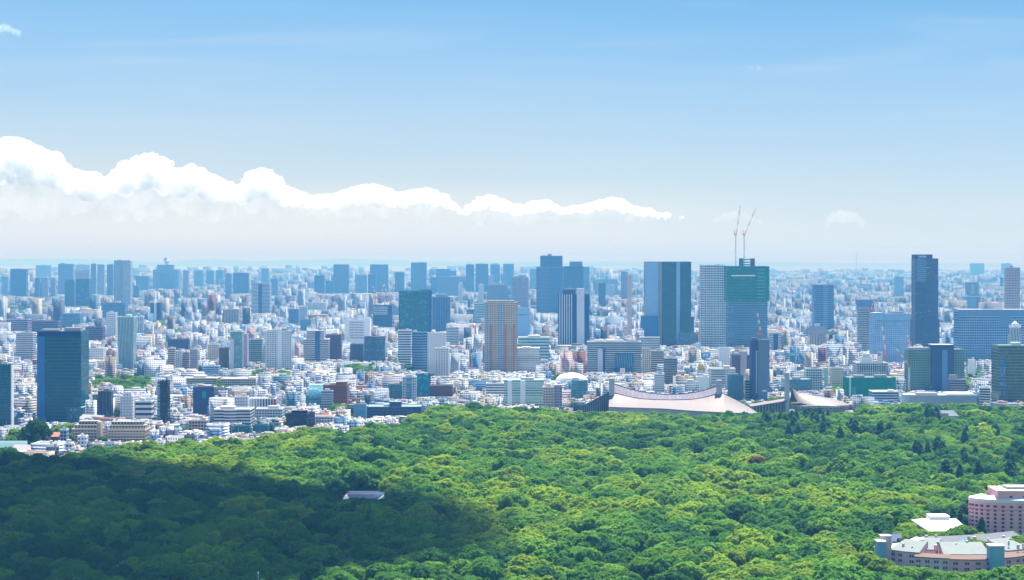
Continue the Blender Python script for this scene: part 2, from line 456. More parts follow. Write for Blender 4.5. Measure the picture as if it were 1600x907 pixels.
SHADE = [(-260, 700), (0, 706), (90, 712), (180, 710), (300, 722), (400, 740), (470, 756), (540, 750), (628, 751), (690, 768), (730, 784), (790, 800), (812, 835), (775, 872), (700, 874),
         (620, 884), (540, 897), (480, 930), (200, 960), (-300, 960)]
def inside(poly, x, y):
    c = False
    for i in range(len(poly)):
        x0, y0 = poly[i - 1]; x1, y1 = poly[i]
        if (y0 > y) != (y1 > y) and x < (x1 - x0) * (y - y0) / (y1 - y0) + x0: c = not c
    return c
def shade_cloud():
    """the low cloud whose shadow lies on the park: above the frame, where the sun's rays put it"""
    r = random.Random(21)
    ZC, alt = 18.0, 2200.0
    gp = []
    for px, py in SHADE:
        D = F * (H - ZC) / (py - HZ)
        gp.append((PX(px, D), D))
    x0, x1 = min(p[0] for p in gp), max(p[0] for p in gp); y0, y1 = min(p[1] for p in gp), max(p[1] for p in gp)
    off = SUN_DIR * ((alt - ZC) / SUN_DIR.z)
    balls = []
    for i in range(5200):
        x, y = r.uniform(x0 - 40, x1 + 40), r.uniform(y0 - 40, y1 + 40)
        if not inside(gp, x, y): continue
        e = min(abs((Vector((x, y)) - Vector(q)).length) for q in gp)
        ed = 1e9
        for a, b in zip(gp, gp[1:] + gp[:1]):
            A, B, Pt = Vector(a), Vector(b), Vector((x, y))
            t = max(0, min(1, (Pt - A).dot(B - A) / max(1e-6, (B - A).length_squared)))
            ed = min(ed, (Pt - A - (B - A) * t).length)
        R = min(60, 7 + ed * 0.42) * r.uniform(0.7, 1.1)
        if ed < 55 and r.random() < 0.62 * (1 - ed / 55): continue
        balls.append(((x + off.x) / 1000, (y + off.y) / 1000, (alt + r.uniform(-.2, .6) * R) / 1000, R / 1000))
    me = puffs_mesh('low_cloud', balls, ICO1)
    me.polygons.foreach_set('use_smooth', np.ones(len(me.polygons), dtype=bool))
    o = bpy.data.objects.new('low_cloud', me); o.scale = (1000,) * 3
    COL.objects.link(o)
    m, n, l, b = newmat('low cloud vapour')
    b.inputs['Base Color'].default_value = (0.95, 0.95, 0.96, 1); b.inputs['Roughness'].default_value = 1.0
    me.materials.append(m)
    tag(o, 'low cloud above the picture, shading the near part of the forest', 'cloud', G_CL)
shade_cloud()

# ------------------------------------------------------------------ trees
def crown_mesh(name, seed, mat, nl=30, nleaf=3400, leaf=0.075, flat=0.62):
    """a crown of unit radius: many overlapping leaf heads over a dome with hollows between them, each covered with leaf clumps, round an inner mass"""
    r = np.random.RandomState(seed)
    C, R = [], []
    for i in range(nl):
        a = i * 2.399963 + r.uniform(-.4, .4)
        t = math.sqrt((i + 0.6) / nl)
        rad = 0.80 * t * r.uniform(0.82, 1.12)
        z = flat * (0.95 * math.sqrt(max(0.02, 1 - min(1, rad) ** 2)) - 0.33) + r.uniform(-0.11, 0.11)
        C.append((rad * math.cos(a), rad * math.sin(a), z)); R.append(r.uniform(0.14, 0.25) * (1.12 - 0.25 * rad))
    for i in range(7):                                     # under-storey heads that close the skirt
        a = i * 0.9 + r.uniform(-.3, .3)
        C.append((0.66 * math.cos(a), 0.66 * math.sin(a), -0.30 * flat + r.uniform(-.12, .02))); R.append(r.uniform(.2, .3))
    C, R = np.array(C), np.array(R)
    w = R ** 2 / (R ** 2).sum()
    pts, nor = [], []
    while len(pts) < nleaf:
        k = r.choice(len(R), p=w)
        d = r.normal(size=3); d[2] += 0.35; d /= np.linalg.norm(d)
        bump = 1 + 0.22 * noise.noise(Vector(C[k] * 9 + d * 2.2))
        p = C[k] + d * R[k] * bump * (1 + abs(r.normal()) * 0.07)
        q = (np.linalg.norm(C - p, axis=1) < R * 0.86); q[k] = False
        if q.any() or p[2] < -0.5: continue
        pts.append(p); nor.append(d)
    P, N = np.array(pts), np.array(nor)
    N = N + np.array((0, 0, 0.65)) + r.normal(size=N.shape) * 0.55; N /= np.linalg.norm(N, axis=1)[:, None]
    A = np.cross(N, r.normal(size=N.shape)); A /= np.linalg.norm(A, axis=1)[:, None]
    B = np.cross(N, A)
    s = (leaf * r.uniform(0.5, 1.25, size=len(P)))[:, None]
    q = r.uniform(0.55, 1.0, size=len(P))[:, None]
    V = np.stack([P - A * s - N * s * .25, P - B * s * q, P + A * s - N * s * .25, P + B * s * q], 1).reshape(-1, 3)
    faces = [tuple(range(4 * i, 4 * i + 4)) for i in range(len(P))]
    verts = [tuple(x) for x in V]
    v0, f0 = ICO2
    for c, rr in list(zip(C, R)) + [(np.array((0, 0, -0.05 * flat)), 0.62)]:
        b = len(verts)
        for x in v0:
            nn = 1 + 0.2 * noise.noise(Vector(c * 9 + x * 2.2))
            y = x * rr * 0.84 * nn
            if rr > .5: y = y * np.array((1, 1, flat * .8))
            verts.append(tuple(c + y))
        faces += [tuple(int(j) + b for j in f) for f in f0]
    me = bpy.data.meshes.new(name)
    me.from_pydata(verts, [], faces)
    if mat: me.materials.append(mat)
    me.update()
    return me

def conifer_mesh(name, seed, mat, nleaf=1500):
    r = np.random.RandomState(seed)
    verts, faces = [], []
    for i in range(nleaf):
        t = r.uniform(0, 1) ** 0.75
        lay = t * 11; fr = lay - math.floor(lay)
        rad = 0.34 * (1 - t) ** 0.8 * (0.62 + 0.38 * (1 - fr)) + 0.015
        a = r.uniform(0, 2 * math.pi)
        rad *= r.uniform(0.75, 1.05) * (1 + .2 * math.sin(a * 3 + math.floor(lay) * 2.1))
        p = np.array([rad * math.cos(a), rad * math.sin(a), 0.06 + 0.94 * t])
        out = np.array([math.cos(a), math.sin(a), -0.35]); out /= np.linalg.norm(out)
        up = np.array([0, 0, 1.0]); sd = np.cross(out, up) + r.normal(size=3) * .25
        s = 0.05 * r.uniform(.6, 1.2) * (1.15 - .6 * t)
        b = len(verts)
        verts += [tuple(p - out * s - sd * s * .6), tuple(p - out * s + sd * s * .6), tuple(p + out * s + sd * s * .35), tuple(p + out * s - sd * s * .35)]
        faces.append((b, b + 1, b + 2, b + 3))
    n = 10
    b = len(verts)
    for k in range(7):
        t = k / 6
        for i in range(n):
            rr = 0.25 * (1 - t) ** .8 + .005
            a = 2 * math.pi * i / n
            rr *= 1 + .15 * math.sin(3 * a + k)
            verts.append((rr * math.cos(a), rr * math.sin(a), .06 + .92 * t))
    for k in range(6):
        for i in range(n):
            faces.append((b + k * n + i, b + k * n + (i + 1) % n, b + (k + 1) * n + (i + 1) % n, b + (k + 1) * n + i))
    me = bpy.data.meshes.new(name); me.from_pydata(verts, [], faces); me.materials.append(mat); me.update()
    return me

def leaf_mat(name, col, var=0.3, trans=0.40):
    m, n, l, b = newmat(name)
    oi = n.new('ShaderNodeObjectInfo')
    tc = n.new('ShaderNodeTexCoord')
    nz = n.new('ShaderNodeTexNoise'); nz.inputs['Scale'].default_value = 3.2; nz.inputs['Detail'].default_value = 3
    l.new(tc.outputs['Object'], nz.inputs['Vector'])
    f = math_node(n, l, 'MULTIPLY_ADD', nz.outputs['Fac'], 0.9, math_node(n, l, 'MULTIPLY', oi.outputs['Random'], 0.6))
    mr = n.new('ShaderNodeMapRange'); mr.inputs['From Min'].default_value = 0.25; mr.inputs['From Max'].default_value = 1.05
    l.new(f, mr.inputs['Value'])
    mx = n.new('ShaderNodeMix'); mx.data_type = 'RGBA'
    mx.inputs['A'].default_value = (col[0] * (1 - var), col[1] * (1 - var * .8), col[2] * (1 - var * .5), 1)
    mx.inputs['B'].default_value = (col[0] * (1 + var * 1.2), col[1] * (1 + var), col[2] * (1 + var * .3), 1)
    l.new(mr.outputs[0], mx.inputs['Factor'])
    l.new(mx.outputs['Result'], b.inputs['Base Color'])
    b.inputs['Roughness'].default_value = 0.8
    b.inputs['Specular IOR Level'].default_value = 0.12
    tr = n.new('ShaderNodeBsdfTranslucent')
    l.new(mx.outputs['Result'], tr.inputs['Color'])
    ms = n.new('ShaderNodeMixShader'); ms.inputs[0].default_value = trans
    out = n['Material Output']
    l.new(b.outputs[0], ms.inputs[1]); l.new(tr.outputs[0], ms.inputs[2]); l.new(ms.outputs[0], out.inputs['Surface'])
    return m
LEAF = [leaf_mat('leaves ' + k, c) for k, c in (('deep green', (0.040, 0.135, 0.024)), ('mid green', (0.085, 0.225, 0.022)),
                                                ('fresh green', (0.138, 0.285, 0.025)), ('yellow green', (0.215, 0.335, 0.022)))]
LEAF_CON = leaf_mat('needles', (0.026, 0.100, 0.042), 0.35, 0.12)
LEAF_RUST = leaf_mat('leaves rust', (0.13, 0.085, 0.03))
BARK = plain('bark', (0.09, 0.065, 0.045), 0.9)
NV = 7
FLAT = (0.80, 0.95, 0.66, 1.1, 0.85, 0.72, 0.9)
CROWNS = [[crown_mesh('crown', 100 + i, LEAF[0], nl=26 + 2 * i, flat=FLAT[i])] for i in range(NV)]
for row in CROWNS:
    for k in range(1, 4):
        c = row[0].copy(); c.materials.clear(); c.materials.append(LEAF[k]); row.append(c)
CONES = [conifer_mesh('crown', 300 + i, LEAF_CON) for i in range(3)]
def trunk_mesh():
    b = MB()
    b.bar((0, 0, 0), (0.15, 0.05, 0.62), 0.42, 0.28, 8)
    for i in range(5):
        a = i * 1.3
        b.bar((0.15, 0.05, 0.55 + .02 * i), (0.15 + 3.2 * math.cos(a), .05 + 3.2 * math.sin(a), 0.86), 0.2, 0.06, 5)
    return b.mesh('trunk', [BARK])
TRUNK = trunk_mesh()
TREE_NAMES = ('deep green', 'mid green', 'fresh green', 'yellow-green')

def inst_group(name, tmpl):
    """geometry nodes: stand the objects of a collection on a point mesh, by the point's own attributes"""
    src = bpy.data.collections.new(name + ' source')
    for o in tmpl: src.objects.link(o)
    ng = bpy.data.node_groups.new(name, 'GeometryNodeTree')
    ng.interface.new_socket('Geometry', in_out='INPUT', socket_type='NodeSocketGeometry')
    ng.interface.new_socket('Geometry', in_out='OUTPUT', socket_type='NodeSocketGeometry')
    n, l = ng.nodes, ng.links
    gi, go = n.new('NodeGroupInput'), n.new('NodeGroupOutput')
    ci = n.new('GeometryNodeCollectionInfo'); ci.inputs['Collection'].default_value = src
    ci.inputs['Separate Children'].default_value = True; ci.inputs['Reset Children'].default_value = True
    ip = n.new('GeometryNodeInstanceOnPoints'); ip.inputs['Pick Instance'].default_value = True
    def att(nm, ty):
        a = n.new('GeometryNodeInputNamedAttribute'); a.data_type = ty; a.inputs['Name'].default_value = nm
        return a.outputs['Attribute']
    l.new(gi.outputs[0], ip.inputs['Points']); l.new(ci.outputs[0], ip.inputs['Instance'])
    l.new(att('variant', 'INT'), ip.inputs['Instance Index'])
    l.new(att('turn', 'FLOAT_VECTOR'), ip.inputs['Rotation'])
    l.new(att('size', 'FLOAT_VECTOR'), ip.inputs['Scale'])
    l.new(ip.outputs[0], go.inputs[0])
    return ng

def scatter(name, rows, ng, label, cat):
    """rows: (x, y, z, variant, turn, sx, sy, sz)"""
    me = bpy.data.meshes.new(name)
    A = np.array(rows, dtype=np.float32)
    me.vertices.add(len(A)); me.vertices.foreach_set('co', A[:, :3].ravel())
    a = me.attributes.new('variant', 'INT', 'POINT'); a.data.foreach_set('value', A[:, 3].astype(np.int32))
    a = me.attributes.new('turn', 'FLOAT_VECTOR', 'POINT'); t = np.zeros((len(A), 3), np.float32); t[:, 2] = A[:, 4]; a.data.foreach_set('vector', t.ravel())
    a = me.attributes.new('size', 'FLOAT_VECTOR', 'POINT'); a.data.foreach_set('vector', np.ascontiguousarray(A[:, 5:8]).ravel())
    o = bpy.data.objects.new(name, me); COL.objects.link(o)
    md = o.modifiers.new('trees', 'NODES'); md.node_group = ng
    tag(o, label, cat, kind='stuff')
    return o
tm = []
for i in range(NV):
    for k in range(4):
        o = bpy.data.objects.new('crown source %02d' % (i * 4 + k), CROWNS[i][k]); tm.append(o)
NG_TREES = inst_group('tree scatter', tm)

EDGE = [(-300, 705), (0, 705), (20, 702), (50, 712), (110, 706), (170, 692), (240, 690), (300, 688), (340, 683), (400, 680), (440, 676), (490, 668), (530, 672), (560, 662), (640, 655), (660, 648),
        (700, 634), (740, 628), (780, 631), (820, 637), (850, 640), (880, 643), (960, 640), (1040, 640), (1100, 643), (1175, 641), (1195, 631), (1320, 630), (1340, 627), (1400, 627), (1600, 627), (1900, 627)]
EX, EY = [e[0] for e in EDGE], [e[1] for e in EDGE]
def edge_D(px): return F * 181.0 / (float(np.interp(px, EX, EY)) - HZ)
# a tree that stands nearer than D may not rise above row y in these columns: (px0, px1, y, D)
KEEP = [(1358, 1402, 872, 1160), (1396, 1440, 884, 1150), (1432, 1492, 890, 1150), (1486, 1576, 894, 1150), (1566, 1640, 886, 1150), (1402, 1452, 852, 1168), (1448, 1520, 829, 1238), (1508, 1660, 832, 1262),
        (530, 602, 779, 1490), (900, 1200, 644, 2300), (1170, 1335, 645, 2400), (1460, 1502, 652, 2160), (1340, 1540, 631, 2430), (1545, 1610, 634, 2470)]
NOTREE = [(1356, 1700, 1100, 1178), (1448, 1700, 1228, 1335), (528, 606, 1474, 1560), (1458, 1503, 2140, 2200), (1400, 1448, 1150, 1176)]
CONIF = [(1195, 1295, 636, 648, 22), (1228, 1300, 646, 662, 16), (1310, 1345, 652, 670, 8), (1372, 1400, 655, 668, 6), (1440, 1480, 632, 640, 8), (1505, 1560, 650, 672, 10), (1470, 1600, 688, 725, 16), (1478, 1560, 775, 812, 14), (1395, 1470, 668, 690, 8), (0, 26, 706, 716, 5)]
def top_limit(px, D, rpx):
    h = 99.0
    for a, b, y, Dk in KEEP:
        if D < Dk and a - rpx < px < b + rpx: h = min(h, PZ(y, D))
    return h
trees = []
r = random.Random(5)
SP = 17.6
row = 0
Y = 900.0
while Y < 2500:
    X = -0.32 * Y - 60
    while X < 0.32 * Y + 60:
        x = X + r.uniform(-.42, .42) * SP + (row % 2) * SP / 2; y = Y + r.uniform(-.42, .42) * SP
        X += SP
        px = 800 + F * x / y
        if y > edge_D(px) - 4: continue
        if any(a < px < b and c < y < d for a, b, c, d in NOTREE): continue
        n1 = noise.noise(Vector((x / 95, y / 120, 1.7))); n2 = noise.noise(Vector((x / 38, y / 38, 9.1)))
        h = 17.5 + 4.8 * n1 + 3.0 * n2 + r.gauss(0, 2.1)
        R = max(6.5, min(18, 12.8 + 3.4 * n2 + r.gauss(0, 2.2)))
        if r.random() < 0.06: R *= 1.35; h += 4.5
        lim = top_limit(px, y, R * F / y * 0.8)
        if lim < 7.0: continue
        if h > lim: h = lim - r.uniform(0, 1.5); R = min(R, 9.5)
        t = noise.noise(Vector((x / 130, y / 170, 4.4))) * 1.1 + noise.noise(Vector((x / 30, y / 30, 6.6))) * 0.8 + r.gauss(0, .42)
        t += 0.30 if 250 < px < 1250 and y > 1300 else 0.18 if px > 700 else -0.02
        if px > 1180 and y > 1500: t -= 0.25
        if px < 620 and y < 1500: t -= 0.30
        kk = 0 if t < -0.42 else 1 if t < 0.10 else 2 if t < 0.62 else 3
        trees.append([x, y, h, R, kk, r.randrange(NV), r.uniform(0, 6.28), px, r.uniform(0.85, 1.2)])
    Y += SP * 0.88
    row += 1
def crown_z(t):                                            # height of the crown's origin, so that its top lies at the tree's height
    return t[2] - t[3] * t[8] * (0.62 * FLAT[t[5]] + 0.2)
seen = sorted([t for t in trees if -6 < t[7] < 1606 and HZ + (H - t[2]) * F / t[1] < 903], key=lambda t: t[1])[:300]
ids = set(map(id, seen))
def plant(name, crown, x, y, h, R, vs, cz, rz, label, cat, group, leafless=False):
    root = empty(name, (x, y, 0), rz)
    c = bpy.data.objects.new('crown', crown); COL.objects.link(c); c.parent = root
    c.location = (0, 0, cz); c.scale = (R, R, R * vs)
    t = bpy.data.objects.new('trunk', TRUNK); COL.objects.link(t); t.parent = root
    t.scale = (max(.6, R / 11),) * 2 + (max(2.0, cz + R * .25),)
    tag(root, label, cat, group)
    return root
def shaded(x, y, h):
    return inside(SHADE, 800 + F * x / y, HZ + (H - h) * F / y)
for t in seen:
    x, y, h, R, kk, v, rz, px, vs = t
    size = 'broad-crowned' if R > 11.5 else 'small' if R < 8.5 else 'round-crowned'
    sh = shaded(x, y, h)
    if px > 1340: where = 'beside the curved pink building'
    elif sh: where = 'under the cloud shadow near the bottom edge' if px > 330 else "under the cloud shadow in the bottom left corner"
    elif px < 830: where = 'in sunlight just outside the cloud shadow'
    elif px < 1100: where = 'in sunlight at the bottom, middle of the park'
    else: where = 'in sunlight at the bottom, left of the pink building'
    lab = '%s %s broadleaf tree %s' % (size, TREE_NAMES[kk], where)
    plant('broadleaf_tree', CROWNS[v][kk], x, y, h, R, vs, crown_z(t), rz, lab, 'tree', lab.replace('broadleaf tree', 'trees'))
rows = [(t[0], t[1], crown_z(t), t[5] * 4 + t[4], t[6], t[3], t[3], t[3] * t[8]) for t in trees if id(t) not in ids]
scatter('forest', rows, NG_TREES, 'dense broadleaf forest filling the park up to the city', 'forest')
for a, b, y0, y1, n_ in CONIF:
    for i in range(n_):
        for _ in range(20):
            px, py = r.uniform(a, b), r.uniform(y0, y1)
            h = r.uniform(22, 31)
            y = F * (H - h) / (py - HZ)
            if y < 2460 and h < top_limit(px, y, 4) + 11: break
        else: continue
        where = ('by the small round hall', 'by the small round hall', 'in front of the green netted site', 'in front of the green netted site', 'before the long flat museum-like roof', 'around the little pale lodge',
                 'on the far right of the park', 'behind the white roofed hall', 'in the upper right of the park', 'by the teal roofed hall at the left edge')[CONIF.index((a, b, y0, y1, n_))]
        lab = 'dark pointed conifer standing ' + where
        x = PX(px, y)
        root = empty('conifer_tree', (x, y, 0), r.uniform(0, 6.28))
        c = bpy.data.objects.new('crown', r.choice(CONES)); COL.objects.link(c); c.parent = root; c.scale = (h * r.uniform(.75, 1.5),) * 2 + (h,)
        tk = bpy.data.objects.new('trunk', TRUNK); COL.objects.link(tk); tk.parent = root; tk.scale = (.5, .5, h * .2)
        tag(root, lab, 'tree', lab.replace('conifer', 'conifers'))
fm = plain('forest floor', (0.03, 0.035, 0.02), 0.95)
b = MB()
pp = [(PX(px, edge_D(px)), edge_D(px) - 6) for px in range(-300, 1901, 50)]
bl = [(-0.36 * 700, 700), (0.4 * 700, 700)]
for i in range(len(pp) - 1):
    t0, t1 = i / (len(pp) - 1), (i + 1) / (len(pp) - 1)
    q0 = (bl[0][0] + (bl[1][0] - bl[0][0]) * t0, 700); q1 = (bl[0][0] + (bl[1][0] - bl[0][0]) * t1, 700)
    b.face([(*q0, .02), (*q1, .02), (*pp[i + 1], .02), (*pp[i], .02)])
tag(b.build('forest_floor', fm), kind='structure')
# ------------------------------------------------------------------ buildings one can point to
FOOT = []      # plan boxes that the filler leaves free: x0, x1, y0, y1
VIEW = []      # columns that nearer filler may not cover above a row: px0, px1, y, D
LAND = []      # landmarks the filler's labels refer to: px, D, half width in px, phrase
brnd = random.Random(99)
def group_of(D):
    return ('towers of the hazy far skyline' if D > 7200 else 'tall buildings in the middle of the city' if D > 4300 else
            'large buildings in the nearer city' if D > 2900 else 'buildings just behind the park')

def outline(shape, w, d):
    if shape == 'cyl': return [(w / 2 * math.cos(a), d / 2 * math.sin(a)) for a in [2 * math.pi * (i + .5) / 20 for i in range(20)]]
    if shape == 'oct':
        c = min(w, d) * 0.22
        return [(-w / 2 + c, -d / 2), (w / 2 - c, -d / 2), (w / 2, -d / 2 + c), (w / 2, d / 2 - c), (w / 2 - c, d / 2), (-w / 2 + c, d / 2), (-w / 2, d / 2 - c), (-w / 2, -d / 2 + c)]
    return [(-w / 2, -d / 2), (w / 2, -d / 2), (w / 2, d / 2), (-w / 2, d / 2)]

def tower(name, x0, x1, yt, yb, sty, label, cat='office tower', D=None, dep=None, yaw=0.0, roof='light', plant=1, bands=0, balc=0, fins=0,
          parts=(), shape='box', taper=None, bay=None, fh=None, short=None, masts=(), wins=None, group=None, trim=None):
    D = D or 580000.0 / (yb + 5 - HZ)
    h = PZ(yt, D)
    dp0 = dep if dep is not None else min(max((x1 - x0) * D / F * 0.8, 12), 45)
    X0_, X1_ = x0, x1                                      # the far edge of a flank seen from the eye also lies inside x0..x1
    if not yaw and shape != 'cyl':
        if x1 < 800: X1_ = max(800 + (x1 - 800) * (D + dp0) / D, x0 + (x1 - x0) * .6)
        if x0 > 800: X0_ = min(800 + (x0 - 800) * (D + dp0) / D, x1 - (x1 - x0) * .6)
    sq = (X1_ - X0_) / (x1 - x0)
    parts = [(p[0], X0_ + (p[1] - x0) * sq, X0_ + (p[2] - x0) * sq, *p[3:]) for p in parts]
    masts = [(p[0], X0_ + (p[1] - x0) * sq, *p[2:]) for p in masts]
    if wins: wins = (*wins[:4], X0_ + (wins[4] - x0) * sq, X0_ + (wins[5] - x0) * sq)
    x0, x1 = X0_, X1_
    Wm = (x1 - x0) * D / F
    a = math.radians(abs(yaw))
    if dep is None: dep = min(max(Wm * 0.8, 12), 45)
    w = Wm
    if yaw:
        w = max(Wm * 0.35, (Wm - dep * math.sin(a)) / math.cos(a))
        if w < dep * .5: dep = w * .9; w = Wm / (math.cos(a) + .9 * math.sin(a)); dep = w * .9
    xc = (x0 + x1) / 2
    big = 1.0 if D < 4200 else 1.35
    bay = bay or 3.4 * big; fh = fh or 3.6 * big
    root = empty(name, (PX(xc, D), D + dep / 2, 0), math.radians(yaw))
    m = STY(sty)
    b = MB(); b.prism(outline(shape, w, dep), 0, h, bay, h / max(1, round(h / fh)), 0, None, taper)
    b.build('facade', m, root)
    tw, td = w * (taper or 1), dep * (taper or 1)
    # roof: deck with a parapet round it
    rb = MB()
    o_ = outline(shape, tw, td); i_ = outline(shape, tw - 1.2, td - 1.2)
    n = len(o_)
    ph = 1.1 if D < 4200 else 1.6
    for i in range(n):
        j = (i + 1) % n
        for p, q, za, zb, q2, p2 in ((o_[i], o_[j], h, h + ph, o_[j], o_[i]),): rb.face([(*p, za), (*q, za), (*q2, zb), (*p2, zb)], None, 1)
        rb.face([(*o_[i], h + ph), (*o_[j], h + ph), (*i_[j], h + ph), (*i_[i], h + ph)], None, 1)
        rb.face([(*i_[j], h + .15), (*i_[i], h + .15), (*i_[i], h + ph), (*i_[j], h + ph)], None, 1)
    rb.face([(*p, h + .15) for p in i_], None, 0)
    c = CLR[sty.split(':')[0]]
    rb.build('roof', [ROOF[roof], trim or plain('coping ' + sty.split(':')[0], [min(.8, x * 1.15 + .03) for x in c])], root)
    rr = random.Random(hash((x0, x1, yt)) & 0xffff)
    if plant:
        used = []
        for k in range(plant):
            for _ in range(12):
                pw, pd = tw * rr.uniform(.18, .42), td * rr.uniform(.25, .5)
                px_, py_ = rr.uniform(-.5, .5) * (tw - pw - 3), rr.uniform(-.3, .5) * (td - pd - 3)
                if all(abs(px_ - u[0]) > (pw + u[2]) / 2 or abs(py_ - u[1]) > (pd + u[3]) / 2 for u in used): break
            else: continue
            used.append((px_, py_, pw, pd))
            pb = MB(); pb.box(px_ - pw / 2, px_ + pw / 2, py_ - pd / 2, py_ + pd / 2, h + .15, h + rr.uniform(2.4, 4.5) * (1 if D < 4200 else 1.4))
            pb.build('plant_room' if k == 0 else 'cooling_unit', plain('plant pale', (0.5, 0.5, 0.5)) if rr.random() < .6 else plain('plant grey', (0.25, 0.27, 0.3)), root)
    if bands:                                              # one ribbon of glass round each storey
        nf = max(2, min(bands if bands > 1 else 99, round(h / fh)))
        f_ = h / nf
        for k in range(nf):
            z = k * f_
            if z + f_ < PZ(yb + 14, D): continue
            wb = MB(); wb.box(-w / 2 - .12, w / 2 + .12, -dep / 2 - .12, dep / 2 + .12, z + f_ * .36, z + f_ * .84, 2.5, 50, bottom=True)
            wb.build('window_band', M_GLASS, root)
    if balc:                                               # one balcony front per storey
        nf = max(2, round(h / 3.2)); f_ = h / nf
        for k in range(nf):
            z = k * f_
            if z + f_ < PZ(yb + 14, D): continue
            wb = MB(); wb.box(-w / 2 + .3, w / 2 - .3, -dep / 2 - 1.3, -dep / 2 + .02, z, z + f_ * .42, bottom=True)
            wb.build('balcony', plain('balcony ' + sty.split(':')[0], [min(.8, x * 1.1 + .08) for x in CLR[sty.split(':')[0]]]), root)
    for k in range(fins):
        fx = -w / 2 + (k + .5) * w / fins
        fb = MB(); fb.box(fx - w / fins * .16, fx + w / fins * .16, -dep / 2 - .9, -dep / 2 + .01, 0, h + .6)
        fb.build('fin', trim or plain('fin pale', (0.62, 0.66, 0.70)), root)
    if wins:                                               # single windows, each a part: columns, rows, first row, width and height share, px span
        nc, nr, y0, y1, px0, px1 = wins
        for i in range(nc):
            for j in range(nr):
                lx = (px0 + (i + .5) * (px1 - px0) / nc - xc) * D / F; lw = (px1 - px0) / nc * D / F * .28
                zc = PZ(y0 + (j + .5) * (y1 - y0) / nr, D); lh = (y1 - y0) / nr * D / F * .26
                wb = MB(); wb.box(lx - lw, lx + lw, -dep / 2 - .10, -dep / 2 + .05, zc - lh, zc + lh, 2 * lw, 2 * lh, bottom=True)
                wb.build('window', M_GLASS, root)
    for pn, a0, a1, p0, p1, off, pd, ps in parts:
        Dp = D + off
        q = w / Wm if yaw else 1.0
        lx0, lx1 = (a0 - xc) * Dp / F * q, (a1 - xc) * Dp / F * q
        z1 = PZ(p0, Dp); z0 = 0 if p1 is None else PZ(p1, Dp)
        pb = MB()
        mats = [STY(ps)] if ps in CLR or ':' in ps else [MATS[ps]]
        mt = 0
        if pd > 4 and ps not in MATS: mats.append(ROOF[roof]); mt = 1
        pb.box(lx0, lx1, -dep / 2 + off, -dep / 2 + off + pd, z0, z1, bay, fh, 0, mt, bottom=p1 is not None)
        pb.build(pn, mats, root)
    for pn, a0, p0, p1, off, rad, mat in masts:
        lx = (a0 - xc) * D / F
        mb = MB(); mb.bar((lx, -dep / 2 + off, PZ(p1, D)), (lx, -dep / 2 + off, PZ(p0, D)), rad, rad * .6)
        mb.build(pn, mat, root)
    tag(root, label, cat, group or group_of(D))
    X0, X1 = PX(x0, D), PX(x1, D)
    for pn, a0, a1, p0, p1, off, pd, ps in parts:
        X0, X1 = min(X0, PX(a0, D + off)), max(X1, PX(a1, D + off))
    FOOT.append((X0 - 6, X1 + 6, D - 8, D + dep + 8))
    VIEW.append((x0 - 1, x1 + 1, yb, D))
    if short: LAND.append((xc, D, (x1 - x0) / 2, short))
    return root
OT, OB, AT, AB = 'office_tower', 'office_block', 'apartment_tower', 'apartment_block'
PALE = plain('fin pale', (0.62, 0.66, 0.70))
RED = plain('crane red', (0.62, 0.10, 0.07), 0.5); WHT = plain('crane white', (0.75, 0.75, 0.74), 0.5)

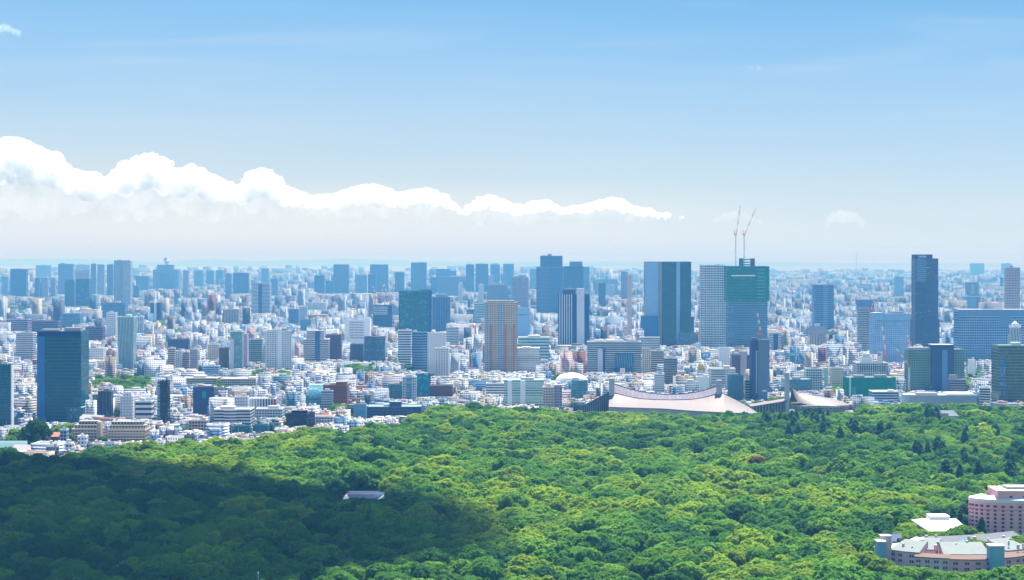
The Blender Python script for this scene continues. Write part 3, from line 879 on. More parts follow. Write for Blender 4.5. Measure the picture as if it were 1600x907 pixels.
# far skyline, from one edge of the photo to the other
for a in [
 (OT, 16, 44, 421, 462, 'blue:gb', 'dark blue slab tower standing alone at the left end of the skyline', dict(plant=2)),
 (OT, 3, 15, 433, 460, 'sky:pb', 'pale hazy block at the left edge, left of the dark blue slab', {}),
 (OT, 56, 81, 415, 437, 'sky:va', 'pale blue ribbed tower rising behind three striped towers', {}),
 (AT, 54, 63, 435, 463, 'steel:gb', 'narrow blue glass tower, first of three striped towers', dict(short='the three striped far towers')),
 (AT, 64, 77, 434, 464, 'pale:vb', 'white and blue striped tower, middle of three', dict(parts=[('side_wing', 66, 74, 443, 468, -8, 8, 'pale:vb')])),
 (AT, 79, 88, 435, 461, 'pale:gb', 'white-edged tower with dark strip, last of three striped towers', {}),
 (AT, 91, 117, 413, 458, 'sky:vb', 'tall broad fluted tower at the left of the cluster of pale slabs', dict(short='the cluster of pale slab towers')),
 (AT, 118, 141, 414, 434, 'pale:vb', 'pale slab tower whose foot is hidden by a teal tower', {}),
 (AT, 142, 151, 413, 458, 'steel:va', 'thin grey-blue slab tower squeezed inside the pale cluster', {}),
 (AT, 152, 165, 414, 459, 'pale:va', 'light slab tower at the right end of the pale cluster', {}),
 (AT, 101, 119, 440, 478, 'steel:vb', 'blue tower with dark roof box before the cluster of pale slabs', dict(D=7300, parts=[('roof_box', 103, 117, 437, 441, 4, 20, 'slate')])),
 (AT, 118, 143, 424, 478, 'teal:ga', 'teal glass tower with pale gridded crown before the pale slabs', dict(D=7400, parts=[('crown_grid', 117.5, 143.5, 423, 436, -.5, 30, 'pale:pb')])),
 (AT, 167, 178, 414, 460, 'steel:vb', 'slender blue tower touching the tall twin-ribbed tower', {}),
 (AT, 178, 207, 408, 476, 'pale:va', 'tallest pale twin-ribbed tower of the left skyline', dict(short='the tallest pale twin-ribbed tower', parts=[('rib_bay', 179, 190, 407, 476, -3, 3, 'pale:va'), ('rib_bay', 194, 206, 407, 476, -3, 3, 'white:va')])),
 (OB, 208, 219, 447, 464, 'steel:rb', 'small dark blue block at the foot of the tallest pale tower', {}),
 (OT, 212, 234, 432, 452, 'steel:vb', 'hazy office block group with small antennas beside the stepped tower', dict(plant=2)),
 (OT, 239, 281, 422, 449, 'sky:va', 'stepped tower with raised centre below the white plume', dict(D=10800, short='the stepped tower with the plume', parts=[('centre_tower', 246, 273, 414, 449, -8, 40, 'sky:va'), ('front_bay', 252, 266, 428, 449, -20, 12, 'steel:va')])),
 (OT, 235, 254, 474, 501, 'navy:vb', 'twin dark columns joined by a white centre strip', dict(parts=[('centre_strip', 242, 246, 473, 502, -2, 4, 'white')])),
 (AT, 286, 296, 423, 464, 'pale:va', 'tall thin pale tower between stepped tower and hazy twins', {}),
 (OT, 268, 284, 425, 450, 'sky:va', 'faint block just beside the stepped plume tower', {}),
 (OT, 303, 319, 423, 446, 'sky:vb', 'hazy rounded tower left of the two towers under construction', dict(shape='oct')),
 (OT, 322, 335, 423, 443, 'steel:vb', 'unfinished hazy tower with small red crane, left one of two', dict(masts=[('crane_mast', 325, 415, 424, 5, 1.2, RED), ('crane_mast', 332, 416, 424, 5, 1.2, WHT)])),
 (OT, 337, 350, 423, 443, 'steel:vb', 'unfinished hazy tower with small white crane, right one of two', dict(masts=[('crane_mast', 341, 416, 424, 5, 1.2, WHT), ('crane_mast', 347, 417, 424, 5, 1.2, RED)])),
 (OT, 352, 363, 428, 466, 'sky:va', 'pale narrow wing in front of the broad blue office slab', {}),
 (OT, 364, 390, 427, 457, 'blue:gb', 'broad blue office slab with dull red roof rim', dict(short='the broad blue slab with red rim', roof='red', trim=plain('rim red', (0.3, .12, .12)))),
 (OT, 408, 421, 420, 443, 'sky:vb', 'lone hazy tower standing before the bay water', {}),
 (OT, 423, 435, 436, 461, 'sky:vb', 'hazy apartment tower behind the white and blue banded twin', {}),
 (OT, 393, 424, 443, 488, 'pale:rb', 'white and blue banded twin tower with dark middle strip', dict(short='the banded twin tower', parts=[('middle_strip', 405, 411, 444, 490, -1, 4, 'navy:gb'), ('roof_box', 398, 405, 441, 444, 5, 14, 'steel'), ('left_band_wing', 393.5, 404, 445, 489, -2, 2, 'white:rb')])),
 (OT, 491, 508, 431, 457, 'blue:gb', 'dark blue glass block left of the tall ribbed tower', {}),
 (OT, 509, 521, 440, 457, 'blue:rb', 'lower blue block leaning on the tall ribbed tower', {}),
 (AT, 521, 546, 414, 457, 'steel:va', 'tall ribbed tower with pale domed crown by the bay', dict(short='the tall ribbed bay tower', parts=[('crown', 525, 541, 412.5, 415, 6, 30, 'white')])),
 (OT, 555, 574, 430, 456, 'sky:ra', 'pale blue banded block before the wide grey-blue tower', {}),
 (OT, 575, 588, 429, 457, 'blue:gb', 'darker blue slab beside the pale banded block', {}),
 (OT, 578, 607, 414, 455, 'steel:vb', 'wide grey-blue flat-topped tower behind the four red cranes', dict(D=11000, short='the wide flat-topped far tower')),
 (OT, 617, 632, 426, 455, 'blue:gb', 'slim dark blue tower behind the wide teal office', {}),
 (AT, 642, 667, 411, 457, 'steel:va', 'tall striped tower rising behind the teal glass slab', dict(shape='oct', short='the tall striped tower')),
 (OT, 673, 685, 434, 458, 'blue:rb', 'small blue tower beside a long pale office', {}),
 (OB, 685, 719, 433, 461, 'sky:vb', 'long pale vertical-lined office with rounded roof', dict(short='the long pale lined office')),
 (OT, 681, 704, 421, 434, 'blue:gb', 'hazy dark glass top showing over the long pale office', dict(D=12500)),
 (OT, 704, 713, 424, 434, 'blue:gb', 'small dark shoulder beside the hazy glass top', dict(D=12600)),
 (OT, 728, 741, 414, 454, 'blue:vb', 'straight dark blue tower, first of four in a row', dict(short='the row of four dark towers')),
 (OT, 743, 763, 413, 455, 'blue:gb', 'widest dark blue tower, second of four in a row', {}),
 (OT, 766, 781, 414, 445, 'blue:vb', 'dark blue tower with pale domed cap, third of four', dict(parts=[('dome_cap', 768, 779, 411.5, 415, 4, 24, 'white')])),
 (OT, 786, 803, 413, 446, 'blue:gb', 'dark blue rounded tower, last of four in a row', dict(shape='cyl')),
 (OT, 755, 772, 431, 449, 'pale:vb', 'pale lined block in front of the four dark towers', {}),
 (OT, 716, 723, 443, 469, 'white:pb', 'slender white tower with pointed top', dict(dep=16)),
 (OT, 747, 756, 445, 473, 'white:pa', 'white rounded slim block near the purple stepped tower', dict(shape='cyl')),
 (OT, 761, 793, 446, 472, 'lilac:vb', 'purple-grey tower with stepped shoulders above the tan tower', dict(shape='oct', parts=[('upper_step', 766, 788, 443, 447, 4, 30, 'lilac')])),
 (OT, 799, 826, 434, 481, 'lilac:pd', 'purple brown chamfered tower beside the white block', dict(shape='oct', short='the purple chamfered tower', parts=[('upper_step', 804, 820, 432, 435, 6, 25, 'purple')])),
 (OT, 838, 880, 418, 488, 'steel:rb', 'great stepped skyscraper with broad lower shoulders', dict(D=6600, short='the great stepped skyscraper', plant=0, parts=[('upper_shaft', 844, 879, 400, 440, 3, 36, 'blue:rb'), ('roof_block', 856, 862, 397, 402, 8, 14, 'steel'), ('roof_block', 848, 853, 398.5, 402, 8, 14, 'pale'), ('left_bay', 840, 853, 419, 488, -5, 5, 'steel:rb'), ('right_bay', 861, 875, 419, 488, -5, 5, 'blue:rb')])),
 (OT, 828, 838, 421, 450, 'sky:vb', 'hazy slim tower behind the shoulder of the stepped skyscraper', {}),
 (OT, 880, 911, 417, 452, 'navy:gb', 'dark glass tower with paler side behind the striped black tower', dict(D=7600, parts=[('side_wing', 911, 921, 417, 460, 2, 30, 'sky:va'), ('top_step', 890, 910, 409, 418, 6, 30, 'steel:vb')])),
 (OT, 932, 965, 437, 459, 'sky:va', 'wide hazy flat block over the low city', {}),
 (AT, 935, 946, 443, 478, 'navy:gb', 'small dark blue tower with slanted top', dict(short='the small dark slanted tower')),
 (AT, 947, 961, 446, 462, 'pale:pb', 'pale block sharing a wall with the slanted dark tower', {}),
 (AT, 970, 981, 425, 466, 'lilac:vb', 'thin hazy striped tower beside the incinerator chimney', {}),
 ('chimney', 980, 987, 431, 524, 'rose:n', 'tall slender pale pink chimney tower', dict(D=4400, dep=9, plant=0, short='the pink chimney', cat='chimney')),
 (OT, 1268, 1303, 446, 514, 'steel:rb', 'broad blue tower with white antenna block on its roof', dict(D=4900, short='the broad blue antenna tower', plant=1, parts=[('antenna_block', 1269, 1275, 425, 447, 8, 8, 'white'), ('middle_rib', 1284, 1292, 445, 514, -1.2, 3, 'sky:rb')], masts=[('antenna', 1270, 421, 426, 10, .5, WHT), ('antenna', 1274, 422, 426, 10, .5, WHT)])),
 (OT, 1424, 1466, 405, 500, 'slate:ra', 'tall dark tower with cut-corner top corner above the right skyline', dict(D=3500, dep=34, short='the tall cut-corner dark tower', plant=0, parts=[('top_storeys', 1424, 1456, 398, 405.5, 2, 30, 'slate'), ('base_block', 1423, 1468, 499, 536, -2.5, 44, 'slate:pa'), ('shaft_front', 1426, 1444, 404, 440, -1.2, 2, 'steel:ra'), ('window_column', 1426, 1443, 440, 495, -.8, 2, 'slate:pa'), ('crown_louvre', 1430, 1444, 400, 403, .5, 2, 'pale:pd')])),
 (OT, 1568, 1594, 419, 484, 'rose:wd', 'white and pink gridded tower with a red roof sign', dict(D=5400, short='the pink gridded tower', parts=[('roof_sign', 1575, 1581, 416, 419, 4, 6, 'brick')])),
 (OT, 1507, 1530, 442, 463, 'purple:pb', 'dark purple block with pale middle above green treetops', dict(shape='oct', parts=[('middle_panel', 1514, 1522, 444, 460, -2, 3, 'lilac:pb')])),
 (AB, 1502, 1530, 464, 483, 'sky:rb', 'pale blue apartment slab with brick end wall', dict(parts=[('end_wall', 1525, 1531, 465, 484, -1, 12, 'brick')])),
 (AB, 1396, 1412, 433, 462, 'sky:pb', 'pale teal hazy block left of the tall cut-corner tower', {}),
 (OT, 1562, 1568, 434, 452, 'blue:gb', 'small dark block peeping out beside the pink gridded tower', {}),
 (OB, 1515, 1538, 412, 420, 'sky:vb', 'distant grey block on the right horizon', dict(D=19000)),
 (OB, 1564, 1581, 412, 419, 'sky:vb', 'faint block on the horizon above the pink gridded tower', dict(D=19500)),
 ('radio_mast', 1337.6, 1338.5, 393, 420, 'pale:n', 'thin faint radio mast on the right horizon', dict(D=14000, dep=4, plant=0, cat='mast')),
]:
    n_, x0, x1, yt, yb, st, lab, kw = a
    tower(n_, x0, x1, yt, yb, st, lab, **kw)
# middle distance and the edge of the park
for a in [
 (OB, 9, 50, 500, 518, 'lilac:rd', 'long lilac brick building with flat brown roof, left end', dict(roof='red', short='the long lilac brick building')),
 (OB, 50, 97, 503, 519, 'purple:rd', 'long low purple-brown hall with white roof edge', dict(roof='red')),
 (OB, 97, 131, 491, 512, 'steel:ra', 'grey ribbon-windowed office rising over a purple-brown hall', dict(short='the grey ribbon office')),
 (OB, 134, 166, 512, 532, 'purple:rd', 'dark purple block with white window rows beside the teal glass slab', {}),
 (OB, 158, 200, 474, 496, 'steel:rb', 'blank grey-blue office box behind the tapering glass tower', dict(short='the blank grey-blue box')),
 (OB, 166, 184, 490, 525, 'white:pb', 'white office with small square windows beside the tapering glass tower', {}),
 (OB, 215, 226, 496, 521, 'white:va', 'narrow white office just right of the tapering glass tower', {}),
 (OB, 25, 58, 521, 562, 'white:ra', 'white and teal office half hidden by the big teal glass slab', dict(bands=1, roof='green', short='the white and teal office', parts=[('teal_top', 36, 57, 519, 526, 2, 18, 'mint:gb')])),
 ('pyramid_hall', 479, 511, 474, 483, 'white:pd', 'white stepped pyramid roofed parliament hall', dict(D=7200, plant=0, short='the white pyramid hall', cat='hall', parts=[('step', 488, 504, 469, 475, 8, 24, 'white'), ('step', 492, 500, 465, 470, 14, 14, 'white'), ('step', 494.5, 497.5, 462.5, 466, 18, 6, 'white')])),
 (AB, 451, 468, 484, 506, 'steel:pb', 'dark grey-blue apartment slab left of a pale one', {}),
 (AB, 468, 481, 480, 504, 'pale:pb', 'pale tower block beside the grey-blue slab', {}),
 (AB, 348, 376, 484, 504, 'cream:vb', 'cream apartment slabs with vertical joints', dict(short='the cream apartment slabs')),
 (OB, 469, 487, 500, 516, 'steel:n', 'blank grey box roof above the stepped white office', {}),
 (OT, 360, 381, 519, 577, 'mint:ga', 'light teal glass slab joined to a brown slab', dict(dep=20, short='the light teal glass slab', parts=[('white_edge', 359, 366, 530, 577, -1, 10, 'pale')])),
 (OT, 380.5, 389, 523, 572, 'lilac:n', 'blank brown-grey slab attached to light teal glass', dict(dep=24)),
 (OB, 389, 412, 531, 566, 'mint:gd', 'low green glass office between slab and white tower', dict(roof='garden')),
 (OT, 411, 455, 518, 576, 'white:pd', 'tall white tower with window ribbons on one half', dict(yaw=14, dep=30, short='the tall white ribbon tower', plant=3, bay=4.4, parts=[('blank_panel', 430, 438, 518, 576, -.8, 1, 'white')])),
 (OB, 474, 516, 531, 565, 'white:rb', 'stepped white office with a blue glass centre strip', dict(short='the stepped white office', bands=1, parts=[('upper_step', 479, 509, 517, 532, 2, 20, 'white:rb'), ('glass_strip', 494, 502, 518, 564, -1, 2, 'blue:gb')])),
 (OB, 508, 535, 524, 563, 'purple:pd', 'plum coloured office with a white roof', dict(roof='white', short='the plum office')),
 ('castle_block', 539, 580, 500, 543, 'white:n', 'white block with raised corner towers and rows of small windows', dict(plant=1, short='the white corner-tower block', wins=(12, 7, 502, 530, 544, 570), parts=[('corner_tower', 538.5, 546, 495, 544, -2, 10, 'white'), ('corner_tower', 570, 580.5, 496, 540, -2, 14, 'white:n')])),
 (OB, 569, 603, 527, 565, 'navy:va', 'dark blue glass office made of two joined boxes', dict(short='the dark blue twin-box office', parts=[('glass_box', 588, 602, 529, 566, -4, 5, 'teal:va')])),
 (OB, 547, 569, 539, 563, 'slate:vd', 'slate coloured block joined to the dark blue office', {}),
 ('crane_topped_block', 583, 614, 478, 510, 'navy:rb', 'office block under construction topped by four red and white cranes', dict(short='the block under four cranes', parts=[('pale_front', 584, 607, 479, 492, -2, 3, 'pale:rb')])),
 (OT, 623, 670, 456, 520, 'teal:gl', 'big teal glass office slab with rows of bright lit windows', dict(D=4400, dep=30, roof='dark', short='the big teal office slab', plant=0, bay=3.0, fh=4.2, parts=[('side_core', 670, 675, 455, 520, 1, 28, 'navy'), ('roof_box', 657, 674, 452.5, 457, 6, 18, 'mid'), ('blank_foot', 623, 670.2, 509, 525, -.5, 1, 'teal:n')])),
 (OB, 643, 668, 520, 580, 'steel:rb', 'curved blue banded office in front of the big teal slab', dict(D=3280, shape='cyl', dep=20, bands=0, short='the curved banded office', fh=4.6)),
 (OB, 622, 643, 517, 566, 'white:rb', 'white banded office tight against the curved blue one', dict(D=3320, dep=18, fh=4.6)),
 (OT, 668, 697, 521, 585, 'white:qd', 'white slab with sparse tiny windows', dict(D=3230, dep=16, short='the sparse-windowed white slab')),
 (AB, 680, 702, 545, 589, 'white:pd', 'white apartment block with columns of dark windows', dict(D=3140, bay=4.5)),
 (OB, 697, 717, 512, 540, 'white:rb', 'white banded office with stepped roof behind the white slab', {}),
 (OT, 675, 704, 465, 517, 'steel:vb', 'grey-blue finned tower with chamfered corners beside the big teal slab', dict(D=4900, shape='oct', short='the grey finned tower', parts=[('upper_step', 681, 697, 460, 466, 6, 24, 'steel')])),
 (OB, 729, 741, 485, 504, 'teal:ga', 'small dark teal glass block among trees', {}),
 (OB, 741, 758, 475, 506, 'mint:ra', 'green glass and white balcony block left of the tan tower', {}),
 (AT, 757, 808, 473, 580, 'tan:pd', 'tan apartment tower with orange striped balcony bays', dict(D=3200, dep=34, short='the tan striped tower', plant=1, bay=3.0, fh=3.3, parts=[('orange_bay', 765, 769, 508, 580, -.9, 1, 'orange:pd'), ('orange_bay', 788, 792, 508, 580, -.9, 1, 'orange:pd'), ('orange_bay', 801, 804, 508, 580, -.9, 1, 'orange:pd'), ('pale_bay', 758, 764, 474, 580, -.6, 1, 'pale:wb'), ('pale_bay', 777, 787, 474, 580, -.6, 1, 'pale:wb'), ('crown', 762, 803, 470, 474, 3, 26, 'steel:v')])),
 (OB, 807, 828, 482, 529, 'sky:n', 'blank pale blue block with one window row near the top', dict(short='the blank pale blue block', wins=(8, 1, 490, 494, 809, 823))),
 (OB, 810, 858, 528, 560, 'mint:ra', 'mint green glass store with broad bands', dict(D=3480, bands=0, short='the mint glass store', fh=6)),
 (AB, 785, 843, 545, 582, 'white:wd', 'white gridded apartment slab with dark end wall', dict(D=3220, balc=1, short='the white gridded slab', parts=[('end_wall', 785, 796, 544, 583, -1.6, 18, 'slate')])),
 (OT, 872, 921, 461, 537, 'navy:n', 'black tower with white vertical fins and a pale middle slab', dict(D=3900, dep=28, plant=0, short='the black and white finned tower', parts=[('pale_slab', 901, 913, 451, 546, -2.5, 26, 'pale'), ('roof_block', 879, 899, 452, 462, 6, 16, 'slate')] + [('white_fin', 873.5 + i * 3.7, 875 + i * 3.7, 460.5, 538, -1.4, 1.5, 'pale') for i in range(6)], masts=[('antenna', 891, 446, 453, 10, .3, M_METAL), ('antenna', 903, 446, 452, 10, .3, M_METAL)])),
 (OB, 917, 1002, 535, 583, 'pale:rb', 'large pale banded office with a blue and green slanted screen', dict(D=3240, bands=1, dep=30, short='the large banded office', plant=3, parts=[('blank_tower', 933, 941, 546, 586, -3, 12, 'pale'), ('stair_tower', 941, 944.5, 545, 586, -3.4, 8, 'navy')])),
 (OB, 999, 1031, 528, 552, 'white:rb', 'white office with grid windows below the grey panel tower', dict(D=3720, bands=1, dep=22)),
 (OB, 1003, 1016, 545, 584, 'cream:pd', 'cream tower block beside the large banded office', dict(wins=None)),
 (OB, 1016, 1037, 549, 580, 'cream:rb', 'cream and glass office with setbacks', dict(D=3170, bands=1)),
 (AB, 1037, 1058, 561, 600, 'grey:rd', 'grey office with bands and a leaning red crane in front', dict(D=2850, bands=1, short='the grey crane office')),
 (AB, 1022, 1038, 586, 616, 'pale:wd', 'small grey apartment block behind the sagging roof', dict(D=2650, balc=1)),
 (OT, 1006, 1080, 410, 540, 'ocean:fc', 'tall dark glass and pale panel tower with side wings', dict(D=4050, dep=40, roof='grey', short='the glass and panel tower', bay=2.6, plant=0, parts=[('pale_panel', 1006, 1026, 410, 500, -1.6, 1.6, 'sky:n'), ('white_strip', 1026, 1033, 410, 543, -1.2, 1.3, 'pale:vd'), ('light_strip', 1056, 1062, 410, 538, -1.2, 1.3, 'sky'), ('side_box', 999, 1026, 494, 540, -9, 9, 'blue:n'), ('east_wing', 1061.5, 1084, 495, 540, -6, 16, 'ocean:fc'), ('east_podium', 1060, 1087, 520, 545, -9, 10, 'steel:ga')], masts=[('antenna', 1011, 406, 410, 6, .3, M_METAL), ('antenna', 1071, 406, 410, 6, .3, M_METAL)])),
 (OT, 1093, 1134, 415, 543, 'white:wb', 'tall white lattice tower left of the green netted tower', dict(D=4000, dep=30, short='the white lattice tower', plant=1, fh=5, bay=4)),
 (OT, 1134, 1199, 417, 541, 'steel:rc', 'tower under construction wrapped in green netting', dict(D=3900, dep=44, roof='grey', plant=0, bay=3.2, short='the green netted tower', parts=[('core_frame', 1154, 1160, 404, 418, 8, 14, 'net'), ('core_frame', 1173, 1179, 404, 418, 8, 14, 'purple'), ('core_beam', 1160, 1173, 405, 407, 9, 10, 'steel'), ('core_beam', 1160, 1173, 409, 411, 9, 10, 'steel'), ('core_beam', 1160, 1173, 413, 415, 9, 10, 'steel'), ('glass_corner', 1134, 1142, 471, 541, -.8, 1, 'steel:ga')])),
 (OT, 1171, 1202, 533, 626, 'slate:n', 'dark blue-grey blank tower with red crane on its roof', dict(D=2640, dep=26, short='the dark blank tower', plant=0, roof='dark', parts=[('main_slab', 1182, 1202, 531, 627, -2.5, 24, 'mid'), ('window_strip', 1178.5, 1181, 548, 615, -.6, 1, 'pale:pd'), ('roof_box', 1172, 1181, 528, 534, 3, 14, 'mid'), ('ledge', 1189, 1197, 610, 612, -3.2, 1, 'white')])),
 (OB, 1141, 1171, 556, 590, 'purple:rd', 'brown apartment block with a blank purple centre', dict(D=2960, short='the brown and purple block', parts=[('blank_centre', 1155, 1166, 549, 592, -3, 14, 'lilac')])),
 (OB, 1138, 1163, 588, 627, 'teal:va', 'dark teal rounded glass office beside the dark blank tower', dict(D=2620, shape='cyl', dep=18, roof='dark')),
 (OB, 1163, 1172, 595, 624, 'grey:rd', 'thin striped block wedged between teal and dark towers', dict(D=2650, bands=1)),
 (AB, 1107, 1149, 577, 608, 'white:pd', 'white apartment block with rows of grouped windows', dict(D=2850, wins=(10, 5, 578, 600, 1109, 1132), short='the white grouped-window block')),
 (OB, 1123, 1140, 544, 572, 'white:qd', 'small white stepped office under the lattice tower', dict(D=3300)),
 (OB, 1087, 1108, 590, 612, 'white:n', 'white blank box before the orange sign', dict(D=2780)),
 (OB, 1201, 1221, 521, 547, 'white:rb', 'white block with a dark glass stripe behind the dark blank tower', dict(parts=[('glass_stripe', 1207, 1215, 522, 547, -.8, 1, 'navy')])),
 ('temple_hall', 1262, 1291, 523, 538, 'white:vd', 'white hall under a wide dark hipped roof', dict(D=4050, plant=0, cat='hall', short='the dark roofed hall')),
 (OB, 1220, 1268, 594, 612, 'aqua:ga', 'low aqua glass office behind the small round hall', dict(D=2720, short='the low aqua glass office')),
 (OB, 1256, 1285, 577, 612, 'white:wd', 'white office with green edge strip near the small round hall', dict(D=2800, parts=[('green_edge', 1291, 1295, 575, 612, 1, 14, 'mint')])),
 (AB, 1296, 1318, 576, 604, 'cream:pd', 'cream block with balconies left of the green wrapped box', dict(D=2860, balc=1)),
 ('wrapped_site', 1317, 1400, 591, 619, 'net:n', 'long box building wrapped in plain green construction netting', dict(D=2560, dep=30, plant=2, short='the green wrapped box', cat='building site', parts=[('corner_strip', 1321, 1324, 590, 620, -.6, 1, 'mint'), ('poster', 1326, 1333, 605, 619, -.4, .5, 'aqua')])),
 (OB, 1331, 1387, 568, 588, 'pale:wd', 'white stepped office above the green wrapped box', dict(D=2850, wins=(14, 3, 571, 580, 1335, 1384), short='the white stepped office with windows', parts=[('upper_step', 1339, 1361, 558, 569, 3, 14, 'white'), ('upper_step', 1343, 1357, 553, 559, 5, 8, 'white')])),
 (OB, 1338, 1358, 482, 536, 'pale:rd', 'grey and white banded office beneath a plain roof box', dict(D=3650, bands=1, short='the grey banded office', parts=[('roof_box', 1338, 1368, 468, 483, 2, 18, 'steel'), ('side_wing', 1358, 1368, 484, 520, 3, 16, 'steel:rd')])),
 (OB, 1374, 1422, 491, 566, 'sky:qb', 'large pale blue office dotted with tiny square windows', dict(D=3380, dep=36, short='the dotted pale blue office', plant=1, parts=[('west_block', 1355, 1374.5, 489, 566, -2, 34, 'sky:qb'), ('dark_band', 1378, 1418, 501, 503, -.6, 1, 'steel'), ('dark_band', 1362, 1373, 501, 503, -2.6, 1, 'steel')])),
 (OB, 1490, 1606, 487, 562, 'sky:wb', 'huge pale blue store with plain upper band', dict(D=3350, dep=40, short='the huge pale blue store', plant=2, bay=4, fh=4.5, parts=[('plain_band', 1490, 1607, 484, 494, -1.2, 40, 'steel'), ('plain_panel', 1558, 1576, 494, 511, -.8, 1, 'steel')])),
 (OB, 1413, 1507, 547, 612, 'green:pd', 'green-grey office with dotted windows and a dark centre tower', dict(D=2720, dep=30, short='the green-grey office', parts=[('centre_tower', 1451, 1488, 539, 614, -5, 32, 'slate'), ('pale_panel', 1468, 1477, 547, 612, -5.8, 1, 'steel'), ('glass_front', 1440, 1452, 600, 616, -4, 4, 'teal:ga')])),
 (OB, 1480, 1509, 594, 614, 'lilac:rd', 'small lilac block before the green-grey office', dict(D=2640, bands=1, roof='garden', parts=[('stair_tower', 1480, 1492, 586, 595, 2, 10, 'lilac')])),
 (OT, 1549, 1612, 541, 628, 'green:go', 'olive glass office with golden panes at the right edge', dict(D=2500, dep=40, short='the olive glass office', roof='green', fh=4.2, bay=2.2, parts=[('pale_corner', 1549.5, 1561, 556, 618, -.7, .8, 'steel:ga')])),
 (OB, 1531, 1550, 607, 626, 'white:rd', 'low white banded annex of the olive glass office', dict(D=2480, bands=1, yaw=-12)),
 ('long_hall', 1414, 1526, 619, 634, 'grey:n', 'long flat pale roofed hall at the park edge', dict(D=2440, dep=46, plant=1, short='the long flat hall', cat='hall', roof='white', parts=[('raised_deck', 1478, 1524, 615, 621, 8, 30, 'pale'), ('low_front', 1404, 1440, 617, 630, 12, 20, 'pale')])),
 (OB, 1356, 1404, 613, 626, 'pale:rd', 'low white roofed hall half covered by round trees', dict(D=2500, roof='white')),
 # along the left edge of the park
 (OT, -6, 21, 571, 668, 'teal:fc', 'teal glass tower cut off by the left edge', dict(D=2200, dep=9, short='the cut-off teal tower', bay=2.6, parts=[('white_edge', 20.2, 22.0, 571, 668, -.5, 9, 'white')])),
 (OT, 58, 139, 519, 662, 'teal:fc', 'big teal glass office slab beside the park', dict(D=2280, dep=42, short='the big park-side glass slab', roof='light', plant=2, bay=2.4, fh=4.3, parts=[('blue_edge', 58, 72, 526, 664, -.6, 1, 'blue'), ('top_band', 58, 139, 518.5, 526, -.5, 1, 'navy'), ('podium', 113, 143, 637, 664, -4, 20, 'teal:ga')])),
 (OT, 186, 212, 496, 577, 'mint:va', 'glass tower that tapers towards its foot', dict(D=3330, dep=26, taper=1.22, short='the tapering glass tower', parts=[('white_flank', 183, 189, 496, 560, 2, 20, 'white')], bay=2.2)),
 (OB, 153, 178, 613, 652, 'slate:vd', 'slate brown office with ribbed front beside the glass slab', dict(D=2330, fins=4, short='the slate ribbed office', trim=plain('rib slate', (0.14, .12, .19)), roof='dark', parts=[('grey_flank', 142, 153, 617, 650, 2, 14, 'grey:pd')])),
 (OT, 250, 266, 597, 662, 'black:rd', 'black narrow tower with a pale glass flank', dict(D=2210, dep=16, roof='dark', short='the black narrow tower', parts=[('pale_flank', 244, 250, 595, 660, 1, 14, 'mint:ga')])),
 (OB, 188, 211, 620, 654, 'white:qd', 'white building of stacked boxes behind the beige terraces', dict(D=2310, parts=[('upper_box', 193, 208, 613, 621, 2, 10, 'white:qd')])),
 (OB, 212, 241, 628, 657, 'white:n', 'blank white building with striped front beside the black tower', dict(D=2270, bands=4)),
 ('terraced_apartments', 112, 165, 672, 690, 'beige:wd', 'beige terraced apartment house with glass roof terraces, left wing', dict(D=2030, balc=1, short='the beige terraced apartments', cat='apartment house', parts=[('upper_terrace', 116, 163, 664, 673, 4, 16, 'beige:wd'), ('top_terrace', 122, 160, 658, 665, 8, 10, 'beige:wd'), ('stair_tower', 161, 168, 660, 690, -2, 10, 'beige')])),
 ('terraced_apartments', 168.5, 238, 673, 691, 'beige:wd', 'beige terraced apartment house with glass roof terraces, right wing', dict(D=2030, balc=1, cat='apartment house', parts=[('upper_terrace', 170, 236, 665, 674, 4, 16, 'beige:wd'), ('top_terrace', 172, 232, 659, 666, 8, 10, 'beige:wd')])),
 (OB, 94, 108, 673, 692, 'sky:wd', 'small grey-blue flats in front of the terraced apartments', dict(D=1960)),
 (OB, 121, 138, 683, 697, 'white:pd', 'white cube house with stairs before the terraced apartments', dict(D=1920)),
 (OB, 97, 116, 694, 704, 'white:wd', 'low white house at the forest edge', dict(D=1850)),
 (OB, 297, 334, 606, 650, 'slate:n', 'dark grey block with a green planted cut-out', dict(D=2330, roof='dark', short='the dark block with green cut-out', yaw=10, parts=[('planted_cutout', 313, 320, 612, 622, -.5, 1, 'aqua')])),
 ('school_building', 334, 398, 641, 662, 'white:rd', 'white school-like building with open ribbon floors', dict(D=2190, bands=1, short='the white ribbon-floored school', cat='school', parts=[('open_floors', 352, 374, 641, 661, -.8, 1, 'white:rd')])),
 (OB, 366, 390, 621, 643, 'white:qd', 'white block with few small windows behind the white school', dict(D=2330)),
 (OB, 389, 434, 624, 643, 'white:vd', 'white building with vertical ribs and a brick end', dict(D=2360, fins=9, parts=[('brick_end', 428, 435, 624, 644, -.6, 8, 'brick')])),
 (OB, 400, 445, 640, 654, 'pale:wd', 'curved pale building with small windows near the black block', dict(D=2300)),
 (OB, 446, 489, 648, 668, 'black:wd', 'low black glossy building at the forest edge', dict(D=2150, roof='dark', short='the low black building', yaw=-16, parts=[('upper_box', 455, 480, 642, 649, 4, 12, 'black')])),
 (OB, 484, 524, 652, 662, 'white:wd', 'long low building with salmon pink roof', dict(D=2200, roof='red', plant=0)),
 (OB, 366, 393, 667, 678, 'teal:wa', 'low green glass house with grass roof, left half', dict(D=2080, roof='garden', plant=0)),
 (OB, 395, 421, 666, 677, 'teal:wa', 'low green glass house with grass roof, right half', dict(D=2085, roof='garden', plant=0)),
 (OB, 295, 326, 658, 674, 'tan:wd', 'tan building with small terraces before the dark cut-out block', dict(D=2120)),
